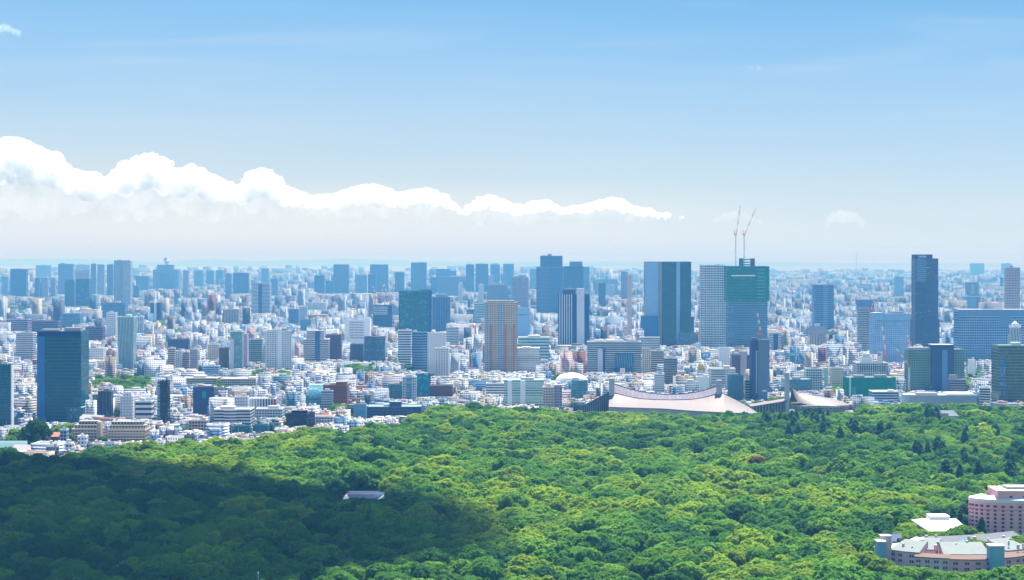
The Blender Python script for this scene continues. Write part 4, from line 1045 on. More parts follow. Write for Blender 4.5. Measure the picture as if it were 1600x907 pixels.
 (OB, 505, 545, 603, 632, 'brick:qd', 'brick red block with a raised end', dict(D=2500, roof='grey', short='the brick red block', parts=[('raised_end', 526, 544, 597, 604, 2, 14, 'brick')])),
 (AB, 502, 521, 612, 641, 'grey:wd', 'striped grey apartment block against the brick red block', dict(D=2440, balc=1)),
 (OB, 573, 661, 637, 652, 'slate:wd', 'long dark office with green roof at the forest edge', dict(D=2330, roof='green', short='the long dark office', parts=[('roof_house', 609, 628, 628, 638, 3, 16, 'slate')])),
 (OB, 552, 573, 633, 654, 'steel:n', 'blue-grey box with aqua banner', dict(D=2310, parts=[('banner', 565, 572, 642, 647, -.5, .5, 'aqua')])),
 (OT, 629, 651, 590, 626, 'pale:wa', 'pale grey slim tower with glass middle', dict(D=2600, dep=18, short='the pale slim tower', parts=[('glass_middle', 636, 644, 590, 626, -.6, 1, 'sky:ga'), ('roof_box', 634, 642, 586, 591, 3, 8, 'grey')])),
 (OB, 606, 629, 603, 624, 'teal:wa', 'dark teal glass box with roof garden', dict(D=2640, roof='garden')),
 (OB, 672, 708, 604, 622, 'brown:qd', 'brown purple long block beside the aqua faceted glass', dict(D=2700, roof='dark')),
 (OB, 760, 787, 600, 618, 'white:rd', 'white building with shuttered front rows', dict(D=2640)),
 (AB, 787, 849, 595, 634, 'mint:ra', 'white and green glass residence with rounded bays', dict(D=2480, balc=1, short='the white and green residence', parts=[('white_slab', 793, 800, 595, 634, -2, 3, 'white'), ('white_slab', 813, 821, 595, 634, -2, 3, 'white')])),
 (AB, 848, 878, 606, 638, 'tan:pd', 'tan stepped apartment block behind the canopy edge', dict(D=2430, parts=[('tall_bay', 866, 878, 602, 638, -2, 12, 'lilac:pd')])),
 (OB, 893, 919, 596, 624, 'aqua:ga', 'rounded aqua glass office before a white dome', dict(D=2640, shape='cyl', dep=22, short='the rounded aqua office')),
 (OB, 316, 345, 573, 586, 'sky:rb', 'sky blue terraced building beside a plum block', dict(D=3150)),
 (OB, 341, 357, 545, 575, 'brown:pd', 'plum brown rounded block left of the light teal slab', dict(shape='cyl', short='the plum brown round block')),
 ('long_school', 285, 345, 592, 602, 'cream:rd', 'long cream school building with courtyard wings', dict(D=2900, cat='school', short='the long cream school')),
 ('long_school', 345, 410, 593, 604, 'cream:wd', 'white long school wing with trees before it', dict(D=2880, cat='school')),
 (OB, 130, 168, 545, 562, 'white:pd', 'white low offices right of the glass slab top', dict(D=3500)),
 (AB, 262, 275, 545, 574, 'tan:rd', 'tan striped apartment block in a row of four', dict(D=3280)),
 (AB, 274, 286, 549, 576, 'pale:pd', 'pale grey apartment block in a row of four', dict(D=3250)),
 (AB, 286, 297, 551, 575, 'rose:rd', 'pink striped apartment block in a row of four', dict(D=3260)),
 (AB, 297, 310, 547, 577, 'lilac:pd', 'lilac apartment block with dark side in a row of four', dict(D=3240)),
 (OB, 325, 345, 539, 562, 'cream:pd', 'cream stone block with roof colonnade', dict(D=3500)),
 (OB, 262, 300, 531, 546, 'slate:vd', 'slate coloured long house roof above the striped apartments', dict(D=3900, roof='dark')),
 (OB, 1512, 1524, 563, 585, 'white:n', 'white blank wall panel building beside the street gap', dict(D=3050)),
]:
    n_, x0, x1, yt, yb, st, lab, kw = a
    if n_ in (OB, AB) and 'cat' not in kw: kw['cat'] = 'office' if n_ == OB else 'apartments'
    if n_ == AT: kw['cat'] = 'apartment tower'
    if n_ in ('castle_block', 'crane_topped_block'): kw['cat'] = 'office'
    tower(n_, x0, x1, yt, yb, st, lab, **kw)
# ------------------------------------------------------------------ halls, signs, cranes and other one-off things
def foot(px0, px1, y, D0, D1, short=None):
    FOOT.append((PX(px0, D0) - 4, PX(px1, D0) + 4, D0 - 6, D1 + 6)); VIEW.append((px0, px1, y, D0))
    if short: LAND.append(((px0 + px1) / 2, D0, (px1 - px0) / 2, short))

def grid(b, P, m=0, flip=False):
    for a, c in zip(P, P[1:]):
        for i in range(len(a) - 1):
            q = [a[i], a[i + 1], c[i + 1], c[i]]
            b.face(q[::-1] if flip else q, None, m)

def roof_mat():
    m, n, l, b = newmat('gym roof steel')
    tc = n.new('ShaderNodeTexCoord'); wv = n.new('ShaderNodeTexWave'); wv.inputs['Scale'].default_value = 0.16; wv.inputs['Distortion'].default_value = 0.2
    l.new(tc.outputs['Object'], wv.inputs['Vector'])
    nz = n.new('ShaderNodeTexNoise'); nz.inputs['Scale'].default_value = 0.08; nz.inputs['Detail'].default_value = 5; l.new(tc.outputs['Object'], nz.inputs['Vector'])
    f = math_node(n, l, 'MULTIPLY_ADD', wv.outputs['Fac'], 0.35, math_node(n, l, 'MULTIPLY', nz.outputs['Fac'], 0.65))
    mx = n.new('ShaderNodeMix'); mx.data_type = 'RGBA'; mx.inputs['A'].default_value = (0.105, 0.090, 0.095, 1); mx.inputs['B'].default_value = (0.155, 0.133, 0.138, 1)
    l.new(f, mx.inputs['Factor']); l.new(mx.outputs['Result'], b.inputs['Base Color']); b.inputs['Roughness'].default_value = 0.6
    return m
GYMROOF = roof_mat()
GYMSIDE = facade('gym ridge screen', (0.22, 0.20, 0.24), (0.10, 0.09, 0.13), (0.2, 0.18, 0.22), 0.6, 1.01)
CONC = plain('concrete', (0.40, 0.42, 0.44), 0.85, 0.18, 0.1)

def main_gym():
    DR, DE, DB = 2352.0, 2306.0, 2372.0
    root = empty('suspended_gymnasium', (PX(1040, DR), DR, 0))
    ox, oy = PX(1040, DR), DR
    def P(px, y, D): return (PX(px, D) - ox, D - oy, PZ(y, D))
    n = 40
    lo = [(952, 617), (960, 614.5), (978, 619), (997, 623.2), (1020, 625), (1050, 625.6), (1080, 624.8), (1100, 621.6), (1117, 616.8), (1124, 614), (1132, 616), (1150, 625), (1169, 635), (1183, 644.5)]
    hi = [(952, 599), (960, 600.5), (978, 606.5), (1000, 612), (1020, 615.5), (1041, 617), (1065, 616.4), (1090, 612.8), (1108, 608), (1121, 603.6)]
    ea = [(951, 636), (980, 637), (1034, 638.5), (1089, 642.5), (1140, 645), (1184, 646.5)]
    ip = lambda pts, x: float(np.interp(x, [p[0] for p in pts], [p[1] for p in pts]))
    # front roof: hangs in a curve from the ridge cable down to the eave
    rows = []
    for i in range(n + 1):
        t = i / n
        a = Vector(P(952 + 231 * t, ip(lo, 952 + 231 * t), DR)); e = Vector(P(951 + 233 * t, ip(ea, 951 + 233 * t), DE - 26 * math.sin(math.pi * t)))
        col = []
        for j in range(9):
            s_ = j / 8
            q = a.lerp(e, s_); q.z -= 0.16 * abs(a.z - e.z) * math.sin(math.pi * s_)
            col.append(q)
        rows.append(col)
    b = MB(); grid(b, rows)
    under = [[q - Vector((0, 0, 0.8)) for q in c] for c in rows]; grid(b, under, flip=True)
    for c, u in zip(rows[:-1], range(n)): b.face([rows[u][-1], under[u][-1], under[u + 1][-1], rows[u + 1][-1]])
    b.build('front_roof', GYMROOF, root, smooth=False)
    # rear roof mirrors it behind the upper cable
    rows = []
    for i in range(n + 1):
        t = i / n
        x = 952 + 169 * t
        a = Vector(P(x, ip(hi, x), DB)); e = Vector((a.x + 8, a.y + 48 + 10 * math.sin(math.pi * t), 12.0))
        rows.append([a.lerp(e, j / 6) - Vector((0, 0, 0.15 * (a.z - 12) * math.sin(math.pi * j / 6))) for j in range(7)])
    b = MB(); grid(b, rows, flip=True); b.build('rear_roof', GYMROOF, root)
    b = MB()
    R1 = [P(952 + 172 * i / n, ip(lo, 952 + 172 * i / n), DR + .6) for i in range(n + 1)]
    R2 = [P(952 + 169 * i / n, ip(hi, 952 + 169 * i / n), DB) for i in range(n + 1)]
    for i in range(n): b.face([R1[i], R1[i + 1], R2[i + 1], R2[i]], [(i * 2, 0), (i * 2 + 2, 0), (i * 2 + 2, 1), (i * 2, 1)])
    b.build('ridge_screen', GYMSIDE, root)
    for nm, pts, D, r_ in (('ridge_cable', hi, DB, .75), ('ridge_cable', lo, DR - .3, .55)):
        b = MB()
        xs = np.linspace(pts[0][0], pts[-1][0], 26)
        for x, y in zip(xs, xs[1:]): b.bar(P(x, ip(pts, x) - .3, D), P(y, ip(pts, y) - .3, D), r_, n=5)
        b.build(nm, plain('cable sheath', (0.10, 0.085, 0.10)), root)
    for i in range(9):
        x = 985 + i * 14.5
        q = P(x, ip(hi, x) - .6, DB); b = MB(); b.box(q[0] - 1.2, q[0] + 1.2, q[1] - 1, q[1] + 1, q[2] - .4, q[2] + 1.0, bottom=True); b.build('roof_light', WHT, root)
    for x0, x1, yt, D in ((952, 960.3, 591.5, DR - 4), (1120, 1128.2, 594.5, DR - 3)):
        b = MB(); w0, w1 = PX(x0, D) - ox, PX(x1, D) - ox
        b.box(w0, w1, D - oy, D - oy + 9, 0, PZ(yt, D)); b.build('mast', CONC, root)
    # tail on the near left: sloping backstay roof over a glazed wall
    b = MB(); b.face([P(953, 612, DR), P(905, 637, DR - 16), P(905, 639.5, DR - 16), P(953, 616, DR)]); b.face([P(953, 612, DR), P(953, 612, DR + 14), P(905, 637, DR - 4), P(905, 637, DR - 16)][::-1])
    b.build('backstay_roof', plain('cable sheath', (0.1, .085, .1)), root)
    b = MB(); q0, q1 = P(953, 615, DR), P(906, 639, DR - 15); b.face([(q1[0], q1[1], 0), (q0[0], q0[1], 0), q0, q1], [(0, 0), (14, 0), (14, 1), (0, 1)])
    b.build('glazed_wall', facade('gym glazing', (0.24, 0.25, 0.29), (0.05, 0.06, 0.09), (0.14, 0.15, 0.2), 0.7, 1.01), root)
    b = MB()
    E = [P(951 + 233 * i / 20, ip(ea, 951 + 233 * i / 20), DE - 26 * math.sin(math.pi * i / 20) + 3) for i in range(21)]
    for p, q in zip(E, E[1:]): b.face([(p[0], p[1], 0), (q[0], q[1], 0), (q[0], q[1], q[2] - .5), (p[0], p[1], p[2] - .5)])
    b.build('wall', CONC, root)
    tag(root, 'large gymnasium with a sagging swept roof hung between two concrete masts', 'gymnasium', 'gymnasiums with hanging roofs')
    foot(900, 1190, 664, 2240, 2430, 'the sagging gymnasium roof')
main_gym()

def small_gym():
    Dc = 2420.0
    ox, oy = PX(1281, Dc), Dc
    root = empty('round_gymnasium', (ox, oy, 0))
    R = 46 * Dc / F
    mx, my = PX(1231, Dc) - ox + 3, -8.0
    zt, ze = PZ(597, Dc), 10.6
    def zroof(x, y):
        d = math.hypot(x - mx, y - my); rr = math.hypot(x, y) / R
        s_ = 26 * math.exp(-d / 8.5) + 17.0 * math.exp(-d / 70) * max(0, 1 - rr ** 3)
        return ze + s_
    b = MB(); N, K = 44, 14
    pts = [[None] * (N + 1) for _ in range(K + 1)]
    for k in range(K + 1):
        for i in range(N + 1):
            a = 2 * math.pi * i / N
            ex, ey = R * math.cos(a) * 1.0, R * .95 * math.sin(a)
            t = k / K
            x, y = mx + 2 + (ex - mx - 2) * t, my + (ey - my) * t
            pts[k][i] = (x, y, zroof(x, y))
    grid(b, pts, flip=True)
    b.build('roof', GYMROOF, root, smooth=True)
    def ring(name, r0, r1, z0, z1, mat, us=60, bottom=False):
        b = MB()
        for i in range(N):
            a, c = 2 * math.pi * i / N, 2 * math.pi * (i + 1) / N
            q = lambda an, r_, z: (r_ * R * math.cos(an), r_ * R * .95 * math.sin(an), z)
            b.face([q(a, r0, z0), q(c, r0, z0), q(c, r1, z1), q(a, r1, z1)], [(us * i / N, 0), (us * (i + 1) / N, 0), (us * (i + 1) / N, 1), (us * i / N, 1)])
        return b.build(name, mat, root)
    ring('eave', 0.985, 1.0, 9.3, 10.7, CONC)
    ring('window_ring', 0.975, 0.985, 6.6, 9.3, facade('round hall windows', (0.40, 0.42, 0.45), (0.02, 0.03, 0.05), (0.12, 0.16, 0.2), 0.7, 0.62), 44)
    ring('stand', 0.80, 0.99, 1.2, 6.6, CONC)
    ring('base', 0.78, 0.78, 0, 2.2, plain('base shade', (0.16, 0.17, 0.19)))
    D = Dc - 12; b = MB(); b.box(PX(1227.4, D) - ox, PX(1233.6, D) - ox, -12, -3, 0, PZ(582.5, D)); b.build('mast', CONC, root)
    b = MB(); q = [(PX(1171, Dc) - ox, -12), (PX(1228, Dc) - ox, -10)]
    b.face([(q[0][0], q[0][1], 0), (q[1][0], q[1][1], 0), (q[1][0], q[1][1], PZ(625, Dc)), (q[0][0], q[0][1], PZ(634, Dc))], [(0, 0), (12, 0), (12, 1), (0, 1)])
    b.build('entrance_wall', facade('gym glazing', (0.24, 0.25, 0.29), (0.05, 0.06, 0.09), (0.14, 0.15, 0.2), 0.7, 1.01), root)
    b = MB(); b.face([(q[0][0], q[0][1] - 3, PZ(634, Dc)), (q[1][0], q[1][1] - 3, PZ(625, Dc)), (q[1][0], 16, PZ(625, Dc) + .4), (q[0][0], 16, PZ(634, Dc) + .4)]); b.face([(q[0][0], q[0][1] - 3, PZ(634, Dc) - 1.4), (q[1][0], q[1][1] - 3, PZ(625, Dc) - 1.4), (q[1][0], q[1][1] - 3, PZ(625, Dc)), (q[0][0], q[0][1] - 3, PZ(634, Dc))])
    b.build('entrance_roof', GYMROOF, root)
    tag(root, 'small round gymnasium whose roof spirals up to a single mast', 'gymnasium', 'gymnasiums with hanging roofs')
    foot(1168, 1336, 664, 2368, 2480, 'the small round gymnasium')
small_gym()

PINK = plain('pink render', (0.76, 0.37, 0.40), 0.8, 0.16, 0.22)
PINKL = plain('pale pink render', (0.72, 0.49, 0.47), 0.8, 0.2, 0.25)
GREENISH = plain('pale seamed roof', (0.17, 0.20, 0.195), 0.6, 0.15, 0.2)
BLUET = plain('blue render', (0.17, 0.35, 0.48), 0.7, 0.1, 0.1)
def pink_hotel():
    Dc = 1272.0; R = 36.0
    ox, oy = PX(1514, Dc) + R, Dc
    root = empty('round_pink_hotel', (ox, oy, 0))
    zt = PZ(785.5, Dc - R * .45)
    N = 40
    b = MB()
    poly = [(R * math.cos(2 * math.pi * i / N), R * .5 * math.sin(2 * math.pi * i / N)) for i in range(N)]
    b.prism(poly, 0, zt); b.build('wall', PINK, root)
    b = MB()
    for i in range(N):
        p, q = poly[i], poly[(i + 1) % N]
        s0 = lambda v, k, z: (v[0] * k, v[1] * k, z)
        b.face([s0(p, 1.012, zt - .4), s0(q, 1.012, zt - .4), s0(q, 1.0, zt + 1.6), s0(p, 1.0, zt + 1.6)])
        b.face([s0(p, 1.0, zt + 1.6), s0(q, 1.0, zt + 1.6), s0(q, .74, zt + 3.6), s0(p, .74, zt + 3.6)])
        b.face([s0(p, .74, zt + 3.6), s0(q, .74, zt + 3.6), s0(q, .74, zt + .8), s0(p, .74, zt + .8)])
    b.face([(p[0] * .74, p[1] * .74, zt + .8) for p in poly]); b.build('roof', ROOF['white'], root)
    b = MB(); x0 = PX(1559, Dc - 14) - ox
    b.box(x0, x0 + 52, -14, 12, zt, PZ(769, Dc - 14)); up = b.build('upper_block', PINK, root)
    b = MB(); z = PZ(769, Dc - 14); b.box(x0 - .3, x0 + 52.3, -14.3, 12.3, z, z + .9); b.build('coping', plain('coping tan', (0.5, 0.38, 0.3)), up)
    b = MB(); b.box(x0 + 8, x0 + 26, -8, 6, z + .9, z + 2.6); b.build('plant_room', plain('plant grey', (0.25, .27, .3)), up)
    for i in range(3):
        for j in range(1):
            b = MB(); xx = x0 + 9 + i * 9.2; b.box(xx - 1, xx + 1, -14.12, -13.9, zt + 1.6 + j * 4, zt + 4.2 + j * 4, 2, 2.6, bottom=True); b.build('window', M_GLASS, up)
    for k, rr in enumerate(range(8)):
        z = zt - 3.0 - rr * 2.72
        for i in range(12):
            a = math.radians(184 + i * 9.3) + .04
            w = 0.92 if rr else 1.15
            c, s_ = math.cos(a), math.sin(a)
            px, py = R * c, R * .5 * s_
            t = Vector((-s_ * R, c * R * .5, 0)).normalized(); nn = Vector((px * .25, py, 0)).normalized()
            p0 = Vector((px, py, z)) + nn * .12
            b = MB()
            q = [p0 - t * w + Vector((0, 0, -.75)), p0 + t * w + Vector((0, 0, -.75)), p0 + t * w + Vector((0, 0, .75)), p0 - t * w + Vector((0, 0, .75))]
            b.face(q, [(0, 0), (1, 0), (1, 1), (0, 1)])
            for e in range(4):
                g, h_ = q[e], q[(e + 1) % 4]; b.face([g, h_, h_ - nn * .4, g - nn * .4][::-1], [(0, 0)] * 4)
            b.build('window', M_GLASS, root)
    b = MB()
    for i in range(N):
        p, q = poly[i], poly[(i + 1) % N]; z = zt - 5.0
        b.face([(p[0] * 1.01, p[1] * 1.01, z - .5), (q[0] * 1.01, q[1] * 1.01, z - .5), (q[0] * 1.01, q[1] * 1.01, z), (p[0] * 1.01, p[1] * 1.01, z)])
        b.face([(p[0] * 1.01, p[1] * 1.01, z), (q[0] * 1.01, q[1] * 1.01, z), (q[0], q[1], z), (p[0], p[1], z)])
    b.build('string_course', plain('pink trim', (0.45, .22, .27)), root)
    for i in range(7):
        xx, yy = rnd.uniform(-20, -4), rnd.uniform(-8, 8); w_ = rnd.uniform(.7, 1.8)
        b = MB(); b.box(xx - w_, xx + w_, yy - w_, yy + w_, zt + .8, zt + rnd.uniform(1.8, 3.2)); b.build('roof_unit', rnd.choice((M_METAL, plain('plant grey', (0.25, .27, .3)), CONC)), root)
    for i in range(9):
        xx = x0 + 3 + i * 4.4; b = MB(); b.bar((xx, rnd.uniform(-9, 8), PZ(769, Dc - 14) + .8), (xx, 0, PZ(769, Dc - 14) + rnd.uniform(1.6, 3)), .3, n=6); b.build('roof_vent', M_METAL, up)
    tag(root, 'round pink hotel tower with rows of small blue windows and white roof', 'hotel')
pink_hotel()

def white_hall():
    x0, x1 = PX(1451, 1236), PX(1516, 1236)
    ox, oy = (x0 + x1) / 2, 1236 + 26
    root = empty('white_roofed_hall', (ox, oy, 0))
    hw = (x1 - x0) / 2; z0, z1 = 18.8, 21.6
    b = MB(); b.box(-hw + .8, hw - .8, -24, 25, 0, 18.3); b.build('wall', CONC, root)
    b = MB()
    b.face([(-hw, -26, z0), (hw, -26, z0), (hw, 14, z1), (-hw + 3, 14, z1)]); b.face([(-hw + 3, 14, z1), (hw, 14, z1), (hw, 28, z0), (-hw, 28, z0)])
    b.face([(-hw, -26, z0 - 1), (hw, -26, z0 - 1), (hw, -26, z0), (-hw, -26, z0)]); b.face([(-hw, 28, z0), (-hw, -26, z0), (-hw + 3, 14, z1)]); b.face([(-hw, 28, z0 - 1), (-hw, -26, z0 - 1), (-hw, -26, z0), (-hw, 28, z0)])
    b.build('roof', ROOF['white'], root)
    b = MB(); b.box(-hw + 9, hw - 5, 10, 22, z0 + 1, z1 + 2.2); b.build('roof_lantern', ROOF['white'], root)
    tag(root, 'white flat-roofed hall between the trees and the round pink tower', 'hall')
white_hall()

def wing(name, fr, depth, zt, zr, root, wall, roofm, wins=True, ov=0.5):
    """a curved wing: front line FR in plan, wall height ZT, mono-pitch roof up to ZR at the back"""
    pts = [Vector(p) for p in fr]
    nrm = []
    for i in range(len(pts)):
        a, c = pts[max(0, i - 1)], pts[min(len(pts) - 1, i + 1)]
        d = (c - a).normalized(); nrm.append(Vector((-d.y, d.x)))
    back = [p + n_ * depth for p, n_ in zip(pts, nrm)]
    g = MB()
    for ring_, fl in ((pts, 0), (back, 1)):
        for p, q in zip(ring_, ring_[1:]):
            f_ = [(p.x, p.y, 0), (q.x, q.y, 0), (q.x, q.y, zt if not fl else zr), (p.x, p.y, zt if not fl else zr)]
            g.face(f_[::-1] if fl else f_)
    for k in (0, -1):
        p, q = pts[k], back[k]; g.face([(q.x, q.y, 0), (p.x, p.y, 0), (p.x, p.y, zt), (q.x, q.y, zr)])
    w = g.build(name, wall, root)
    g = MB()
    o = [p - n_ * ov for p, n_ in zip(pts, nrm)]; bk = [p + n_ * ov for p, n_ in zip(back, nrm)]
    for i in range(len(pts) - 1):
        g.face([(*o[i], zt + .05), (*o[i + 1], zt + .05), (*bk[i + 1], zr + .35), (*bk[i], zr + .35)])
        g.face([(*o[i], zt - .5), (*o[i + 1], zt - .5), (*o[i + 1], zt + .05), (*o[i], zt + .05)])
    g.build('roof', roofm, w)
    if wins:
        for i in range(len(pts) - 1):
            p, q, n_ = pts[i], pts[i + 1], nrm[i]
            L = (q - p).length; k = max(1, int(L / 5.2)); t = (q - p) / L
            n2 = Vector((t.y, -t.x))
            for j in range(k):
                c = p + t * (L * (j + .5) / k) + n2 * .1
                for z in (zt - 2.6, zt - 5.9):
                    for s_ in (-.75, .75):
                        e = c + t * s_
                        h_ = MB(); a0, a1 = e - t * .55, e + t * .55
                        h_.face([(*a0, z - .8), (*a1, z - .8), (*a1, z + .8), (*a0, z + .8)], [(0, 0), (1, 0), (1, 1), (0, 1)])
                        i0, i1 = a0 - n2 * .2, a1 - n2 * .2
                        h_.face([(*a0, z + .8), (*a1, z + .8), (*i1, z + .8), (*i0, z + .8)], [(0, 0)] * 4)
                        h_.build('window', M_GLASS, w)
    return w
def pink_annex():
    ox, oy = PX(1480, 1130), 1130.0
    root = empty('curved_pink_annex', (ox, oy, 0))
    Q = lambda px, D: (PX(px, D) - ox, D - oy)
    wing('west_block', [Q(1390, 1134), Q(1412, 1126), Q(1437, 1121)], 15, PZ(862.5, 1124), PZ(862.5, 1124) + 4.5, root, PINKL, GREENISH)
    wing('front_wing', [Q(1428, 1117), Q(1456, 1112), Q(1484, 1109)], 9, PZ(871.5, 1112), PZ(871.5, 1112) + .6, root, PINKL, plain('terrace', (0.15, .105, .09)))
    wing('front_wing', [Q(1484, 1108.5), Q(1520, 1107), Q(1554, 1108)], 11, PZ(874.5, 1107), PZ(874.5, 1107) + .5, root, PINK, plain('terrace', (0.15, .105, .09)))
    wing('upper_block', [Q(1474, 1120), Q(1512, 1119), Q(1547, 1120)], 16, PZ(866.5, 1119), PZ(866.5, 1119) + 4.6, root, PINKL, GREENISH, False)
    wing('corner_block', [Q(1444, 1132), Q(1456, 1131), Q(1462, 1130)], 16, PZ(859, 1131), PZ(859, 1131) + 4.5, root, PINKL, GREENISH, False)
    wing('east_wing', [Q(1566, 1112), Q(1586, 1116), Q(1614, 1126), Q(1650, 1142)], 12, PZ(871, 1115), PZ(871, 1115) + .6, root, PINK, plain('terrace', (0.15, .105, .09)))
    wing('east_block', [Q(1572, 1130), Q(1590, 1134), Q(1612, 1142)], 16, PZ(860, 1132), PZ(860, 1132) + 4.2, root, PINKL, GREENISH, False)
    wing('rear_wing', [Q(1448, 1160), Q(1490, 1160), Q(1530, 1165), Q(1570, 1172), Q(1610, 1184)], 15, PZ(856, 1160), PZ(856, 1160) + 4.6, root, PINKL, plain('grey seamed roof', (0.115, .13, .145), .6), False)
    wl_ = wing('solar_wing', [Q(1366, 1146), Q(1376, 1140), Q(1388, 1137)], 40, PZ(856, 1142), PZ(856, 1142) + 2.2, root, PINKL, ROOF['white'], False)
    sol = plain('solar glass', (0.03, 0.05, 0.13), 0.2)
    for i in range(3):
        for j in range(1):
            x, y = Q(1385 + i * 7.5, 1147 + i * 9.5)
            z = PZ(856, 1142) + 1.4 + i * .55
            b = MB(); b.face([(x - 4.6, y - 3.6, z), (x + 3.2, y - 2.0, z), (x + 4.2, y + 3.4, z + 2.0), (x - 3.4, y + 2.0, z + 2.0)])
            b.face([(x - 4.6, y - 3.6, z - .2), (x + 3.2, y - 2.0, z - .2), (x + 3.2, y - 2.0, z), (x - 4.6, y - 3.6, z)]); b.build('solar_panel', sol, wl_)
    for px0, px1, yt, D, m_, nm in ((1377, 1393, 840, 1132, PINKL, 'stair_tower'), (1371, 1384, 848, 1126, BLUET, 'blue_tower'), (1547, 1569.5, 855, 1104, BLUET, 'blue_tower')):
        b = MB(); a = Q(px0, D); c = Q(px1, D); b.box(a[0], c[0], a[1], a[1] + 8, 0, PZ(yt, D)); t_ = b.build(nm, m_, root)
        b = MB(); b.box(a[0] - .3, c[0] + .3, a[1] - .3, a[1] + 8.3, PZ(yt, D), PZ(yt, D) + .8); b.build('coping', ROOF['white'] if m_ is BLUET else ROOF['light'], t_)
    for i in range(26):
        px_ = rnd.uniform(1394, 1600); D_ = rnd.choice((1128 + rnd.uniform(0, 8), 1164 + rnd.uniform(0, 8))); a = Q(px_, D_)
        z_ = (PZ(864, 1122) + (D_ - 1121) * .27) if D_ < 1150 else PZ(856, 1160) + (D_ - 1160) * .42
        w_ = rnd.uniform(.4, 1.0); b = MB(); b.box(a[0] - w_, a[0] + w_, a[1] - w_, a[1] + w_, z_ - 2, z_ + rnd.uniform(.6, 1.4)); b.build('roof_vent', rnd.choice((M_METAL, CONC, PINKL)), root)
    q = Q(1503, 1146); z = 21.0
    b = MB(); N = 8
    ring_ = [(q[0] + 6.2 * math.cos(2 * math.pi * i / N), q[1] + 6.2 * math.sin(2 * math.pi * i / N)) for i in range(N)]
    b.prism(ring_, 0, z)
    b.build('pavilion', GREENISH, root)
    b = MB()
    for i in range(N): b.face([(*ring_[i], z), (*ring_[(i + 1) % N], z), (q[0], q[1], z + 6.2)])
    b.build('spire_roof', plain('copper green', (0.16, 0.42, 0.44), .6), root)
    tag(root, 'low curved pink annex with pale seamed roofs around a courtyard', 'hotel annex')
pink_annex()

def glass_lodge():
    D = 1488.0
    x0, x1 = PX(533, D), PX(598, D)
    root = empty('glass_roofed_lodge', ((x0 + x1) / 2, D + 22, 0)); hw = (x1 - x0) / 2
    zf, zb = PZ(779.5, D), PZ(769.5, D + 40)
    b = MB(); b.box(-hw + 1, hw - 1, -20, 18, 0, zf - .6); b.build('wall', CONC, root)
    b = MB(); b.face([(-hw + 8, -22, zf), (hw - 5, -22, zf), (hw, 18, zb), (-hw, 18, zb)]); b.face([(-hw + 8, -22, zf - .8), (hw - 5, -22, zf - .8), (hw - 5, -22, zf), (-hw + 8, -22, zf)])
    b.face([(hw - 5, -22, zf - .8), (hw, 18, zb - .8), (hw, 18, zb), (hw - 5, -22, zf)])
    b.build('roof', plain('slate blue roof', (0.05, 0.09, 0.16), .6, .2, .2), root)
    b = MB(); sl = (zb - zf) / 40
    b.face([(-hw + 5, -8, zf + 14 * sl + .12), (hw - 9, -8, zf + 14 * sl + .12), (hw - 7, 8, zf + 30 * sl + .12), (-hw + 3, 8, zf + 30 * sl + .12)]); b.build('solar_panels', plain('solar violet', (0.05, 0.045, 0.085), .6), root)
    b = MB(); b.box(-hw, hw, 17.5, 19.5, zb - 3, zb + .7, bottom=True); b.build('ridge_wall', plain('pale blue wall', (0.14, .2, .28)), root)
    tag(root, 'low lodge with sloping blue glazed roof in a clearing of the shaded forest', 'lodge')
glass_lodge()

def small_lodge():
    D = 2160.0; x0, x1 = PX(1463, D), PX(1498, D); hw = (x1 - x0) / 2
    root = empty('pale_lodge', ((x0 + x1) / 2, D + 8, 0)); z = PZ(650.5, D); z2 = PZ(641.5, D + 10)
    b = MB(); b.box(-hw, hw, -8, 8, 0, z); b.build('wall', CONC, root)
    b = MB(); b.face([(-hw - .6, -8.6, z), (hw + .6, -8.6, z), (hw - 4, 3, z2), (-hw, 3, z2)]); b.face([(-hw, 3, z2), (hw - 4, 3, z2), (hw + .6, 9, z), (-hw - .6, 9, z)]); b.face([(hw + .6, -8.6, z), (hw + .6, 9, z), (hw - 4, 3, z2)]); b.face([(-hw - .6, 9, z), (-hw - .6, -8.6, z), (-hw, 3, z2)])
    b.build('roof', plain('pale blue roof', (0.13, 0.16, 0.2)), root)
    b = MB(); b.prism([(-4 + 5 * math.cos(a), -8.9 + .4 * math.sin(a)) for a in [i * 2 * math.pi / 12 for i in range(12)]], z - 3, z + 3.5); b.build('arched_gable', plain('beige', (0.5, .45, .4)), root)
    tag(root, 'little pale lodge with hipped roof among dark conifers on the upper right', 'lodge')
    foot(1458, 1502, 648, 2150, 2190)
small_lodge()

